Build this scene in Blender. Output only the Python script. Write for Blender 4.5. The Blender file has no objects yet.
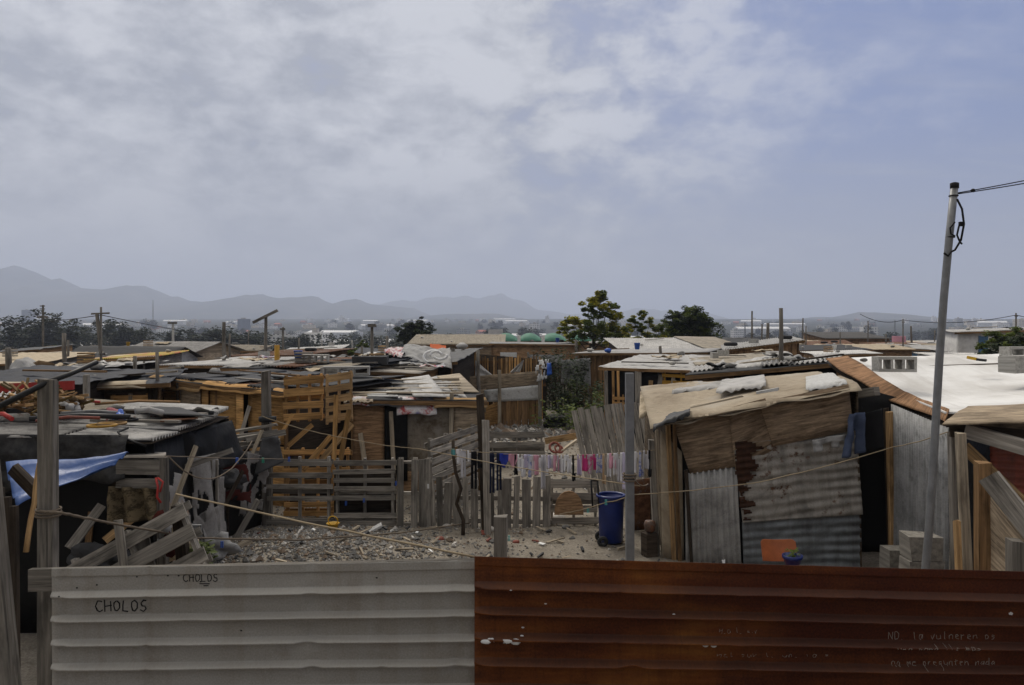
import bpy, math, random
from mathutils import Vector as V, noise as NZ
R = math.radians
rnd = random.Random(11)
U = rnd.uniform
# ---------------------------------------------------------------- camera model: eye 3.7 m above the yard, looking along +Y
F, CZ, HX, HY = 800.0, 3.7, 512.0, 328.0
def P(px, py, d): return V(((px - HX) / F * d, d, CZ - (py - HY) / F * d))
def Z(py, d): return CZ - (py - HY) / F * d
def G(px, d, z=0.0): return V(((px - HX) / F * d, d, z))
sc = bpy.context.scene
COL = sc.collection
cam = bpy.data.objects.new('camera', bpy.data.cameras.new('camera'))
COL.objects.link(cam)
cam.location = (0, 0, CZ); cam.rotation_euler = (R(90), 0, 0)
cam.data.sensor_width = 36; cam.data.lens = F / 1024 * 36
cam.data.shift_y = -(342.5 - HY) / 1024
cam.data.clip_start = .1; cam.data.clip_end = 40000
sc.camera = cam
# ---------------------------------------------------------------- object helpers
WL = {}
def tag(o, label=None, cat=None, group=None, kind=None):
    if label: o['label'] = label
    if cat: o['category'] = cat
    if group: o['group'] = group
    if kind: o['kind'] = kind
    return o
def thing(name, label, cat, loc, group=None):
    o = bpy.data.objects.new(name, None); COL.objects.link(o)
    o.location = loc; o.empty_display_size = .2
    WL[o.name] = V(loc)
    return tag(o, label, cat, group)
class MB:
    def __init__(s): s.v = []; s.f = []; s.uv = []; s.m = []; s.sm = []
    def q(s, idx, uv, m=0, sm=False):
        s.f.append(idx); s.uv.append(uv); s.m.append(m); s.sm.append(sm)
    def bar(s, p0, p1, w, t, up=V((0, 0, 1)), m=0, jit=0.0, taper=1.0):
        """box from p0 to p1; w across, t along 'up'"""
        p0, p1 = V(p0), V(p1); d = p1 - p0; L = d.length
        if L < 1e-6: return
        d /= L; a = d.cross(V(up))
        if a.length < 1e-3: a = d.cross(V((0, 1, 0)))
        a.normalize(); b = a.cross(d).normalized()
        o = len(s.v)
        for p, k in ((p0, 1), (p1, taper)):
            for i, j in ((-1, -1), (1, -1), (1, 1), (-1, 1)):
                s.v.append(p + a * (i * w / 2 * k + U(-jit, jit)) + b * (j * t / 2 * k + U(-jit, jit)) + d * U(-jit, jit) * 2)
        ou, ov = U(0, 60), U(0, 60)
        e = [w, t, w, t]; c = 0
        for k in range(4):
            n = (k + 1) % 4
            s.q((o + k, o + n, o + 4 + n, o + 4 + k), [(ou, ov + c), (ou, ov + c + e[k]), (ou + L, ov + c + e[k]), (ou + L, ov + c)], m)
            c += e[k]
        s.q((o + 3, o + 2, o + 1, o), [(ou, ov), (ou + .02, ov), (ou + .02, ov + w), (ou, ov + w)], m)
        s.q((o + 4, o + 5, o + 6, o + 7), [(ou, ov), (ou + .02, ov), (ou + .02, ov + w), (ou, ov + w)], m)
    def box(s, c, sz, m=0, yaw=0, jit=0):
        c = V(c); dx = V((math.cos(yaw), math.sin(yaw), 0)) * sz[0] / 2
        s.bar(c - dx, c + dx, sz[1], sz[2], m=m, jit=jit)
    def sheet(s, p00, p10, p11, p01, nu, nv, fn=None, th=.01, m=0, sm=True, keep=None, mb=None, drop=None):
        """bilinear sheet p00->p10 is u, p00->p01 is v; fn(su,sv,u,v) = offset along the normal; keep(u,v) cuts holes"""
        p00, p10, p11, p01 = map(V, (p00, p10, p11, p01))
        Lu = ((p10 - p00).length + (p11 - p01).length) / 2; Lv = ((p01 - p00).length + (p11 - p10).length) / 2
        nrm = ((p10 - p00) + (p11 - p01)).cross((p01 - p00) + (p11 - p10)).normalized()
        o = len(s.v); ou, ov = U(0, 60), U(0, 60)
        W = nu + 1
        pts = []
        for j in range(nv + 1):
            v = j / nv
            for i in range(nu + 1):
                u = i / nu
                p = (p00 * (1 - u) + p10 * u) * (1 - v) + (p01 * (1 - u) + p11 * u) * v
                if fn: p = p + nrm * fn(u * Lu, v * Lv, u, v)
                if drop: p = p + V((0, 0, drop(u, v)))
                pts.append(p)
        s.v += pts; s.v += [p - nrm * th for p in pts]
        K = len(pts)
        mb = m if mb is None else mb
        on = [[(keep is None or keep((i + .5) / nu, (j + .5) / nv)) for i in range(nu)] for j in range(nv)]
        uvp = lambda i, j: (ou + i / nu * Lu, ov + j / nv * Lv)
        for j in range(nv):
            for i in range(nu):
                if not on[j][i]: continue
                a, b, c, d = j * W + i, j * W + i + 1, (j + 1) * W + i + 1, (j + 1) * W + i
                uv = [uvp(i, j), uvp(i + 1, j), uvp(i + 1, j + 1), uvp(i, j + 1)]
                s.q((o + a, o + b, o + c, o + d), uv, m, sm)
                s.q((o + K + d, o + K + c, o + K + b, o + K + a), [uv[3], uv[2], uv[1], uv[0]], mb, sm)
                for (x, y), (ni, nj), k in (((a, b), (i, j - 1), 0), ((b, c), (i + 1, j), 1), ((c, d), (i, j + 1), 2), ((d, a), (i - 1, j), 3)):
                    if not (0 <= ni < nu and 0 <= nj < nv) or not on[nj][ni]:
                        s.q((o + y, o + x, o + K + x, o + K + y), [uv[(k + 1) % 4], uv[k], uv[k], uv[(k + 1) % 4]], m)
    def loft(s, A_, B_, nu, fn=None, th=.01, m=0):
        """sheet between two polylines of equal length (A_ on the left, B_ on the right)"""
        o = len(s.v); n = len(A_); W = nu + 1; K = n * W; ou, ov = U(0, 60), U(0, 60); pts = []; uv = []; L = 0
        for j, (a, b) in enumerate(zip(A_, B_)):
            a, b = V(a), V(b)
            if j: L += (a - V(A_[j - 1])).length
            for i in range(W):
                p = a.lerp(b, i / nu)
                if fn: p = p + V((0, 0, fn((b - a).length * i / nu, L, i / nu, j / (n - 1))))
                pts.append(p); uv.append((ou + (b - a).length * i / nu, ov + L))
        s.v += pts; s.v += [p - V((0, 0, th)) for p in pts]
        for j in range(n - 1):
            for i in range(nu):
                k = (j * W + i, j * W + i + 1, (j + 1) * W + i + 1, (j + 1) * W + i); t = [uv[q] for q in k]
                s.q(tuple(o + q for q in k), t, m, True); s.q(tuple(o + K + q for q in reversed(k)), t[::-1], m, True)
        rim = [i for i in range(W)] + [j * W + nu for j in range(1, n)] + [(n - 1) * W + i for i in range(nu - 1, -1, -1)] + [j * W for j in range(n - 2, 0, -1)]
        for x, y in zip(rim, rim[1:] + rim[:1]): s.q((o + y, o + x, o + K + x, o + K + y), [uv[y], uv[x], uv[x], uv[y]], m)
    def tube(s, pts, r, n=8, m=0, cap=True, taper=None):
        pts = [V(p) for p in pts]; o = len(s.v); N = len(pts)
        t = (pts[1] - pts[0]).normalized()
        a = t.cross(V((0, 0, 1)))
        if a.length < 1e-3: a = t.cross(V((0, 1, 0)))
        a.normalize(); L = 0; us = []
        for k, p in enumerate(pts):
            if k: L += (p - pts[k - 1]).length
            us.append(L)
            t = (pts[min(k + 1, N - 1)] - pts[max(k - 1, 0)]).normalized()
            a = (a - t * a.dot(t)); a.normalize(); b = t.cross(a)
            rr = r if taper is None else r * (1 + (taper - 1) * k / (N - 1))
            if callable(r): rr = r(k / (N - 1))
            for i in range(n):
                g = 2 * math.pi * i / n
                s.v.append(p + a * math.cos(g) * rr + b * math.sin(g) * rr)
        ou, ov = U(0, 60), U(0, 60); r0 = r(0) if callable(r) else r
        cw = 2 * math.pi * r0 / n
        for k in range(N - 1):
            for i in range(n):
                j = (i + 1) % n
                s.q((o + k * n + i, o + k * n + j, o + (k + 1) * n + j, o + (k + 1) * n + i),
                    [(ou + us[k], ov + i * cw), (ou + us[k], ov + i * cw + cw), (ou + us[k + 1], ov + i * cw + cw), (ou + us[k + 1], ov + i * cw)], m, True)
        if cap:
            for base, rev in ((o, True), (o + (N - 1) * n, False)):
                idx = [base + i for i in range(n)]
                if rev: idx.reverse()
                s.q(tuple(idx), [(ou + math.cos(i) * r0, ov + math.sin(i) * r0) for i in range(n)], m)
    def lathe(s, c, prof, n=20, m=0):
        c = V(c); o = len(s.v); ou, ov = U(0, 60), U(0, 60); L = 0; K = len(prof); ls = []
        for k, (r, z) in enumerate(prof):
            if k: L += math.hypot(r - prof[k - 1][0], z - prof[k - 1][1])
            ls.append(L)
            for i in range(n):
                g = 2 * math.pi * i / n; s.v.append(c + V((r * math.cos(g), r * math.sin(g), z)))
        R0 = max(p[0] for p in prof)
        for k in range(K - 1):
            for i in range(n):
                j = (i + 1) % n; c0 = 2 * math.pi * R0 / n
                s.q((o + k * n + i, o + k * n + j, o + (k + 1) * n + j, o + (k + 1) * n + i),
                    [(ou + i * c0, ov + ls[k]), (ou + i * c0 + c0, ov + ls[k]), (ou + i * c0 + c0, ov + ls[k + 1]), (ou + i * c0, ov + ls[k + 1])], m, True)
        for base, rev in ((o, True), (o + (K - 1) * n, False)):
            idx = [base + i for i in range(n)]
            if rev: idx.reverse()
            s.q(tuple(idx), [(ou, ov)] * n, m)
    def stone(s, c, r, m=0, flat=.7, rough=.3):
        c = V(c); o = len(s.v); ou, ov = U(0, 60), U(0, 60)
        yaw = U(0, 6.3); cy, sy = math.cos(yaw), math.sin(yaw)
        for d in ((1, 0, 0), (0, 1, 0), (-1, 0, 0), (0, -1, 0), (.1, .1, 1), (0, 0, -1)):
            k = r * (1 + U(-rough, rough)); x, y, z = d[0] * k + U(-.2, .2) * r, d[1] * k * .8 + U(-.2, .2) * r, d[2] * k * flat
            s.v.append(c + V((x * cy - y * sy, x * sy + y * cy, z)))
        for a, b in ((0, 1), (1, 2), (2, 3), (3, 0)):
            s.q((o + a, o + b, o + 4), [(ou, ov), (ou + r, ov), (ou, ov + r)], m)
            s.q((o + b, o + a, o + 5), [(ou, ov), (ou + r, ov), (ou, ov + r)], m)
    def rock(s, c, r, m=0, sx=1, sy=1, sz=.7, amp=.25, seed=0, n=10, rows=7):
        """lumpy rounded body"""
        c = V(c); o = len(s.v); ou, ov = U(0, 60), U(0, 60)
        for j in range(rows + 1):
            th = math.pi * j / rows
            for i in range(n):
                g = 2 * math.pi * i / n
                d = V((math.sin(th) * math.cos(g), math.sin(th) * math.sin(g), math.cos(th)))
                k = r * (1 + amp * NZ.noise(d * 1.7 + V((seed * 3.1, seed, seed * 1.7))))
                s.v.append(c + V((d.x * k * sx, d.y * k * sy, d.z * k * sz)))
        for j in range(rows):
            for i in range(n):
                e = (i + 1) % n
                s.q((o + j * n + i, o + (j + 1) * n + i, o + (j + 1) * n + e, o + j * n + e),
                    [(ou + i * r * .6, ov + j * r * .4), (ou + i * r * .6, ov + (j + 1) * r * .4), (ou + (i + 1) * r * .6, ov + (j + 1) * r * .4), (ou + (i + 1) * r * .6, ov + j * r * .4)], m, True)
    def leaf(s, c, sz, m=0, el=1.6, flat=.35):
        c = V(c); g = U(0, 6.3); a = V((math.cos(g), math.sin(g), U(-.5, .35))).normalized()
        b = a.cross(V((U(-flat, flat) * 2, U(-flat, flat) * 2, 1))).normalized()
        o = len(s.v); a *= sz * el / 2; b *= sz / 2
        dz = V((0, 0, -sz * .2))
        s.v += [c - a, c - b, c + a + dz, c + b]
        s.q((o, o + 1, o + 2, o + 3), [(c.x, c.z), (c.x + sz, c.z), (c.x + sz, c.z + sz), (c.x, c.z + sz)], m)
    def ring(s, c, Rr, r, n=18, k=8, m=0, up=V((0, 0, 1)), sq=1):
        c = V(c); up = V(up).normalized(); a = up.cross(V((1, 0, 0)))
        if a.length < .1: a = up.cross(V((0, 1, 0)))
        a.normalize(); b = up.cross(a); o = len(s.v)
        for i in range(n):
            g = 2 * math.pi * i / n; d = a * math.cos(g) + b * math.sin(g)
            for j in range(k):
                h = 2 * math.pi * j / k
                s.v.append(c + d * (Rr + r * math.cos(h)) + up * r * sq * math.sin(h))
        for i in range(n):
            for j in range(k):
                i2, j2 = (i + 1) % n, (j + 1) % k
                s.q((o + i * k + j, o + i2 * k + j, o + i2 * k + j2, o + i * k + j2), [(i * .1, j * .05), (i * .1 + .1, j * .05), (i * .1 + .1, j * .05 + .05), (i * .1, j * .05 + .05)], m, True)
    def build(s, name, mats, parent=None, label=None):
        if not s.f: return None
        if not isinstance(mats, (list, tuple)): mats = [mats]
        if parent is not None: org = WL[parent.name]
        else:
            xs = [p[0] for p in s.v]; ys = [p[1] for p in s.v]; zs = [p[2] for p in s.v]
            org = V(((min(xs) + max(xs)) / 2, (min(ys) + max(ys)) / 2, min(zs)))
        me = bpy.data.meshes.new(name)
        me.from_pydata([(p[0] - org.x, p[1] - org.y, p[2] - org.z) for p in s.v], [], s.f)
        ul = me.uv_layers.new(name='UVMap')
        flat = [c for uv in s.uv for pt in uv for c in pt]
        ul.data.foreach_set('uv', flat)
        for k in mats: me.materials.append(MT[k] if isinstance(k, str) else k)
        me.polygons.foreach_set('material_index', s.m)
        me.polygons.foreach_set('use_smooth', s.sm)
        me.update()
        o = bpy.data.objects.new(name, me); COL.objects.link(o)
        if parent is not None: o.parent = parent
        else: o.location = org
        WL[o.name] = V(org)
        if label: o['label'] = label
        return o
def solo(mb, name, mats, label, cat, group=None, kind=None):
    return tag(mb.build(name, mats), label, cat, group, kind)
def catenary(a, b, sag, n=14, wob=0.0):
    a, b = V(a), V(b); out = []
    for i in range(n + 1):
        t = i / n; p = a.lerp(b, t); p.z -= sag * 4 * t * (1 - t)
        if wob and 0 < i < n: p += V((U(-wob, wob), U(-wob, wob), U(-wob, wob)))
        out.append(p)
    return out
def fbm(x, y, z=0.0, o=3):
    return NZ.fractal(V((x, y, z)), 1.0, 2.0, o)
# ---------------------------------------------------------------- materials
MT = {}
class N:
    def __init__(s, name):
        s.m = bpy.data.materials.new(name); s.m.use_nodes = True; s.t = s.m.node_tree; s.t.nodes.clear()
        s.o = s.t.nodes.new('ShaderNodeOutputMaterial'); s.b = s.t.nodes.new('ShaderNodeBsdfPrincipled')
        s.t.links.new(s.b.outputs[0], s.o.inputs[0]); MT[name] = s.m
    def set(s, sock, v):
        if isinstance(v, bpy.types.NodeSocket): s.t.links.new(v, sock)
        elif v is not None:
            if sock.type == 'RGBA' and len(v) == 3: v = (*v, 1)
            sock.default_value = v
    def uv(s, scale=(1, 1, 1), src='UV'):
        tc = s.t.nodes.new('ShaderNodeTexCoord'); mp = s.t.nodes.new('ShaderNodeMapping')
        mp.inputs['Scale'].default_value = scale; s.t.links.new(tc.outputs[src], mp.inputs[0]); return mp.outputs[0]
    def rand(s):
        return s.t.nodes.new('ShaderNodeObjectInfo').outputs['Random']
    def noise(s, vec, scale, detail=4, rough=.55, dist=0):
        n = s.t.nodes.new('ShaderNodeTexNoise'); s.set(n.inputs['Vector'], vec)
        n.inputs['Scale'].default_value = scale; n.inputs['Detail'].default_value = detail
        n.inputs['Roughness'].default_value = rough; n.inputs['Distortion'].default_value = dist
        return n.outputs[0]
    def ramp(s, fac, stops, interp='LINEAR'):
        n = s.t.nodes.new('ShaderNodeValToRGB'); s.set(n.inputs[0], fac); cr = n.color_ramp; cr.interpolation = interp
        while len(cr.elements) < len(stops): cr.elements.new(.5)
        for e, (p, c) in zip(cr.elements, stops):
            e.position = p; e.color = (c, c, c, 1) if isinstance(c, (int, float)) else (*c, 1)
        return n.outputs[0]
    def mix(s, f, a, b, mode='MIX'):
        n = s.t.nodes.new('ShaderNodeMix'); n.data_type = 'RGBA'; n.blend_type = mode
        s.set(n.inputs[0], f); s.set(n.inputs[6], a); s.set(n.inputs[7], b); return n.outputs[2]
    def math(s, op, a, b=None, clamp=False):
        n = s.t.nodes.new('ShaderNodeMath'); n.operation = op; n.use_clamp = clamp
        s.set(n.inputs[0], a)
        if b is not None: s.set(n.inputs[1], b)
        return n.outputs[0]
    def rng(s, v, a, b, c, d):
        n = s.t.nodes.new('ShaderNodeMapRange'); s.set(n.inputs[0], v)
        for i, k in enumerate((a, b, c, d)): n.inputs[i + 1].default_value = k
        return n.outputs[0]
    def vary(s, col, lo=.8, hi=1.2):
        f = s.rng(s.rand(), 0, 1, lo, hi)
        n = s.t.nodes.new('ShaderNodeHueSaturation'); s.set(n.inputs['Color'], col); s.set(n.inputs['Value'], f); return n.outputs[0]
    def done(s, col, rough=.8, metal=0, bump=None, bs=.4, bd=.01, spec=.3):
        s.set(s.b.inputs['Base Color'], col); s.set(s.b.inputs['Roughness'], rough); s.set(s.b.inputs['Metallic'], metal)
        s.b.inputs['Specular IOR Level'].default_value = spec
        if bump is not None:
            n = s.t.nodes.new('ShaderNodeBump'); n.inputs['Strength'].default_value = bs; n.inputs['Distance'].default_value = bd
            s.set(n.inputs['Height'], bump); s.t.links.new(n.outputs[0], s.b.inputs['Normal'])
        return s.m
def mul(c, k): return tuple(min(1, x * k) for x in c)
def wood(name, c, vary=.25, stain=.5, grain=1.0):
    n = N(name)
    g = n.noise(n.uv((1.3, 34 * grain, 1)), 1.0, 5, .65, .6)
    t = n.noise(n.uv((.12, .9, 1)), 1.0, 2, .5)
    st = n.noise(n.uv((1.6, 5, 1)), 1.0, 4, .6)
    col = n.ramp(g, [(.3, mul(c, .22)), (.42, mul(c, .75)), (.56, mul(c, 1.05)), (.72, mul(c, 1.55))])
    col = n.mix(1.0, col, n.ramp(t, [(.3, 1 - stain * .75), (.5, .95), (.7, 1.0 + vary)]), 'MULTIPLY')
    col = n.mix(n.ramp(st, [(.5, 0.0), (.68, .8)]), col, mul(c, .28))
    n.done(n.vary(col, 1 - vary, 1 + vary), .88, bump=g, bs=.5, bd=.006, spec=.15)
def ply(name, c, stain=(.03, .02, .015), amt=.5):
    n = N(name)
    g = n.noise(n.uv((1.0, 17, 1)), 1.0, 6, .65, 1.2)
    f = n.noise(n.uv((3, 60, 1)), 1.0, 3, .6)
    st = n.noise(n.uv(), 1.5, 5, .65); bl = n.noise(n.uv(), 5.5, 4, .6)
    col = n.ramp(g, [(.33, mul(c, .38)), (.45, mul(c, .85)), (.55, mul(c, 1.3)), (.68, mul(c, .7))])
    col = n.mix(.35, col, n.ramp(f, [(.3, mul(c, .45)), (.65, mul(c, 1.3))]))
    col = n.mix(n.ramp(st, [(.48, 0.0), (.72, amt)]), col, stain)
    col = n.mix(n.ramp(bl, [(.6, 0.0), (.75, amt * .8)]), col, mul(c, 1.5))
    k1 = n.noise(n.uv((2.6, 20, 1)), 1.0, 8, .72, .5)
    col = n.mix(.75, col, n.ramp(k1, [(.34, .25), (.5, .85), (.68, 1.5)]), 'MULTIPLY')
    n.done(n.vary(col, .78, 1.2), .9, bump=f, bs=.25, bd=.004, spec=.12)
def metal(name, c, rustc=(.06, .022, .01), rust=.4, rough=.55, met=.25, streak=.5, dirt=(.05, .045, .04), uaxis=True, speck=.6):
    n = N(name)
    s1 = n.noise(n.uv((9, .7, 1) if uaxis else (.7, 9, 1)), 1.0, 4, .6)
    bg = n.noise(n.uv(), 1.1, 5, .62); fn = n.noise(n.uv(), 9, 4, .65); sp = n.noise(n.uv(), 45, 3, .6)
    col = n.ramp(bg, [(.3, mul(c, .72)), (.5, c), (.72, mul(c, 1.22))])
    col = n.mix(n.ramp(s1, [(.45, 0.0), (.7, streak)]), col, dirt)
    col = n.mix(.25, col, n.ramp(sp, [(.3, mul(c, .5)), (.7, mul(c, 1.3))]))
    k1 = n.noise(n.uv(), 3.5, 8, .68, .3)
    col = n.mix(speck, col, n.ramp(k1, [(.34, .35), (.5, .95), (.68, 1.3)]), 'MULTIPLY')
    rm = n.math('ADD', n.math('MULTIPLY', bg, .55), n.math('MULTIPLY', fn, .45))
    lo = .74 - rust * .32
    mask = n.ramp(rm, [(lo, 0.0), (lo + .06, 1.0)])
    rc = n.ramp(fn, [(.3, mul(rustc, .45)), (.5, rustc), (.75, mul(rustc, 2.0))])
    col = n.mix(mask, col, rc)
    n.done(n.vary(col, .82, 1.18), n.rng(mask, 0, 1, rough, .92), n.rng(mask, 0, 1, met, 0.0), bump=sp, bs=.12, bd=.003, spec=.35)
def cloth(name, c, vary=.1, rough=.95, dirt=.3, weave=True, spec=.1, crumple=.0):
    n = N(name)
    a = n.noise(n.uv(), 3.5, 4, .6); w = n.noise(n.uv(), 260 if weave else 22, 2, .5)
    col = n.ramp(a, [(.3, mul(c, 1 - dirt * .6)), (.5, c), (.75, mul(c, 1.08))])
    b2 = n.noise(n.uv(), 7, 4, .6) if crumple else w
    n.done(n.vary(col, 1 - vary, 1 + vary), rough, bump=b2, bs=max(.15, crumple), bd=.03 if crumple else .002, spec=spec)
def plain(name, c, rough=.6, vary=.1, spec=.3, met=0, scale=6, amt=.25, bump=.1):
    n = N(name)
    a = n.noise(n.uv(), scale, 5, .62)
    col = n.ramp(a, [(.3, mul(c, 1 - amt)), (.5, c), (.7, mul(c, 1 + amt))])
    n.done(n.vary(col, 1 - vary, 1 + vary), rough, met, bump=a, bs=bump, bd=.01, spec=spec)
def patched(name, c, c2, thr=.55, scale=1.5, rough=.85, soft=.05, c3=None):
    """painted / bleached surface with patches of a second colour"""
    n = N(name)
    a = n.noise(n.uv(), scale, 6, .65, .4); b = n.noise(n.uv(), scale * 7, 4, .6)
    m = n.math('ADD', n.math('MULTIPLY', a, .7), n.math('MULTIPLY', b, .3))
    c1 = n.ramp(b, [(.3, mul(c, .8)), (.6, mul(c, 1.1))])
    col = n.mix(n.ramp(m, [(thr - soft, 0.0), (thr + soft, 1.0)]), c1, c2)
    if c3: col = n.mix(n.ramp(n.noise(n.uv(), scale * .6, 5), [(.55, 0.0), (.66, .8)]), col, c3)
    n.done(n.vary(col, .85, 1.15), rough, bump=b, bs=.2, bd=.008, spec=.2)
wood('wood_grey', (.29, .265, .23), .3, .6)
wood('wood_post', (.19, .172, .148), .1, .6, .8)
wood('wood_pale', (.38, .32, .24), .2, .5)
wood('wood_brown', (.21, .125, .06), .3, .6)
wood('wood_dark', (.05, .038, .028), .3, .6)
wood('wood_orange', (.47, .27, .105), .35, .6)
wood('wood_tan', (.44, .28, .135), .25, .5)
ply('ply_tan', (.45, .26, .10))
ply('ply_brown', (.36, .225, .125), amt=.75)
ply('ply_grey', (.36, .285, .2), amt=.55)
ply('ply_dirty', (.12, .09, .06), amt=.8)
ply('fascia_orange', (.27, .155, .085), amt=.4)
metal('galv', (.36, .362, .36), rust=.15)
metal('galv_wavy', (.27, .26, .245), rust=.36, streak=.35, rustc=(.045, .02, .012))
metal('galv_dark', (.14, .142, .145), rust=.25)
metal('galv_rust', (.2, .18, .165), rust=.85)
metal('roof_rust', (.17, .11, .085), rust=1.0, rustc=(.11, .05, .025))
metal('roof_white', (.5, .49, .475), rust=.05, streak=.12, met=0, rough=.75, dirt=(.3, .28, .25))
metal('roof_light', (.36, .352, .34), rust=.42, streak=.35, met=.05, rough=.7)
metal('roof_grey', (.22, .212, .203), rust=.5, met=.1, rough=.7)
metal('roof_tan', (.29, .25, .19), rust=.3, met=0, rough=.8)
metal('roof_red', (.22, .06, .04), rust=.3, met=0, rough=.7)
n = N('sheet_grey')
a = n.noise(n.uv((.25, 2.2, 1)), 1.0, 6, .6); b = n.noise(n.uv((5, .5, 1)), 1.0, 5, .62); c = n.noise(n.uv(), 2.2, 7, .65); d_ = n.noise(n.uv(), 70, 3, .6)
col = n.ramp(a, [(.35, (.225, .208, .178)), (.5, (.28, .264, .234)), (.65, (.335, .32, .292))])
col = n.mix(n.ramp(b, [(.5, 0.0), (.7, .55)]), col, (.2, .165, .12)); col = n.mix(n.ramp(c, [(.56, 0.0), (.72, .7)]), col, (.17, .14, .105)); col = n.mix(.15, col, n.ramp(d_, [(.3, .1), (.7, .6)]))
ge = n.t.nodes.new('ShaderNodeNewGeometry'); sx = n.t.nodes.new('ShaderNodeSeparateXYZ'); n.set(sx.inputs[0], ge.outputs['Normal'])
col = n.mix(n.rng(sx.outputs[2], .25, .6, 0, .45), col, (.42, .4, .36))          # skylight on the up-facing rib ledges painted in as a paler tone
n.done(col, .6, bump=d_, bs=.08, bd=.002, spec=.35)
cloth('tarp_black', (.009, .009, .009), weave=False, rough=.6, spec=.15, crumple=.5)
patched('tarp_dusty', (.02, .02, .021), (.075, .072, .07), .56, 1.6, .7, .12)
cloth('tarp_dark', (.022, .0225, .025), weave=False, rough=.6, spec=.3, crumple=.5)
cloth('felt_grey', (.055, .055, .057), weave=False, rough=.8, crumple=.4)
cloth('tarp_grey', (.3, .298, .295), weave=False, rough=.7, crumple=.5, dirt=.8)
cloth('tarp_white', (.38, .37, .355), weave=False, rough=.6, crumple=.6, dirt=.7)
cloth('tarp_blue', (.03, .082, .25), weave=False, rough=.45, spec=.35, crumple=.3)
cloth('tarp_tan', (.42, .35, .255), weave=False, rough=.85, crumple=.5, dirt=.7)
cloth('tarp_navy', (.022, .024, .032), weave=False, rough=.6, crumple=.4)
cloth('sack_brown', (.1, .065, .035), weave=False, crumple=.5, dirt=.7)
cloth('rope_mat', (.3, .24, .16)); cloth('rope_dark', (.16, .13, .1)); cloth('cable_black', (.015, .015, .016), rough=.6)
plain('concrete', (.36, .35, .325), .95, .12, .1, scale=18, amt=.35, bump=.5)
plain('concrete_old', (.2, .187, .165), .95, .12, .1, scale=14, amt=.45, bump=.5)
plain('pole_metal', (.2, .205, .21), .5, .05, .4, .4, scale=5)
plain('post_metal', (.19, .195, .205), .55, .05, .4, .3, scale=5)
plain('rubber', (.02, .02, .021), .8)
plain('bin_blue', (.008, .022, .14), .38, .02, .45, scale=4)
plain('pl_orange', (.33, .095, .03), .5, .02, .35); plain('pl_yellow', (.55, .33, .03), .5, .05); plain('pl_green', (.03, .3, .2), .5, .05)
plain('pl_blue', (.03, .1, .42), .45, .05); plain('pl_red', (.35, .03, .025), .5, .1); plain('pl_white', (.7, .7, .69), .5, .05)
plain('pl_black', (.012, .012, .013), .45, .05); plain('pl_teal', (.1, .42, .4), .5, .05)
plain('white_wall', (.62, .61, .59), .9, .08, scale=3, amt=.2); plain('door_blue', (.07, .15, .26), .7, .05)
plain('stone_a', (.2, .193, .182), .95, .3, amt=.4); plain('stone_b', (.48, .455, .42), .95, .3); plain('stone_c', (.22, .165, .12), .95, .3)
patched('white_sheet', (.52, .52, .51), (.2, .18, .16), .6, 2.5)
patched('bleached_ply', (.22, .19, .15), (.11, .085, .06), .52, 2, c3=(.3, .28, .25))
patched('red_yellow', (.36, .3, .06), (.36, .1, .07), .52, .5, c3=(.5, .45, .38))
patched('torn_card', (.22, .21, .2), (.15, .14, .13), .55, 3)
patched('blanket', (.36, .3, .22), (.25, .2, .14), .55, 1.2, c3=(.42, .37, .3))
n = N('roof_paint')
a = n.noise(n.uv(), .8, 6, .6); b = n.noise(n.uv((7, .5, 1)), 1.0, 5, .6); c = n.noise(n.uv(), 22, 4, .65)
col = n.mix(n.ramp(a, [(.42, 0.0), (.6, .8)]), (.72, .715, .7), (.52, .505, .48)); col = n.mix(n.ramp(b, [(.52, 0.0), (.72, .5)]), col, (.45, .43, .4)); col = n.mix(n.ramp(c, [(.66, 0.0), (.72, .7)]), col, (.45, .43, .39))
n.done(col, .75, bump=b, bs=.15, bd=.02, spec=.2)
patched('printed_cloth', (.5, .48, .48), (.3, .04, .04), .53, 4, c3=(.06, .1, .28))
patched('camo', (.06, .045, .025), (.17, .13, .075), .5, 9)
# rust coloured sheet of the near fence
n = N('sheet_rust')
a = n.noise(n.uv(), .8, 6, .6); b = n.noise(n.uv((.6, 8, 1)), 1.5, 5, .65); c = n.noise(n.uv(), 60, 4, .65)
col = n.ramp(n.math('ADD', n.math('MULTIPLY', a, .6), n.math('MULTIPLY', b, .4)), [(.33, (.012, .004, .003)), (.42, (.06, .014, .004)), (.53, (.19, .055, .008)), (.66, (.33, .13, .02))])
col = n.mix(.45, col, n.ramp(c, [(.3, (.015, .005, .004)), (.7, (.17, .055, .016))]))
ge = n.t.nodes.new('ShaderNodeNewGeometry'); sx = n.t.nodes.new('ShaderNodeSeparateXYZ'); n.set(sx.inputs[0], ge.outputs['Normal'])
big = n.noise(n.uv((.7, 1.6, 1)), 1.0, 5, .6); st = n.noise(n.uv((14, 1.6, 1)), 1.0, 6, .7, .6)
so_ = n.t.nodes.new('ShaderNodeSeparateXYZ'); n.set(so_.inputs[0], n.uv(src='Object'))
big = n.math('ADD', big, n.rng(so_.outputs[0], -2.4, 1.6, -.14, .1))        # shifts to a darker maroon towards the right end
col = n.mix(n.ramp(st, [(.48, 0.0), (.75, .45)]), col, (.02, .007, .004))
col = n.mix(n.ramp(big, [(.4, 0.0), (.6, .85)]), col, n.ramp(c, [(.3, (.02, .005, .003)), (.7, (.085, .016, .006))]))
col = n.mix(n.rng(sx.outputs[2], .25, .6, 0, .5), col, (.07, .04, .03))      # sky sheen on the up-facing rib ledges painted in as greyish colour
n.done(col, .75, bump=c, bs=.25, bd=.002, spec=.2)
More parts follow.
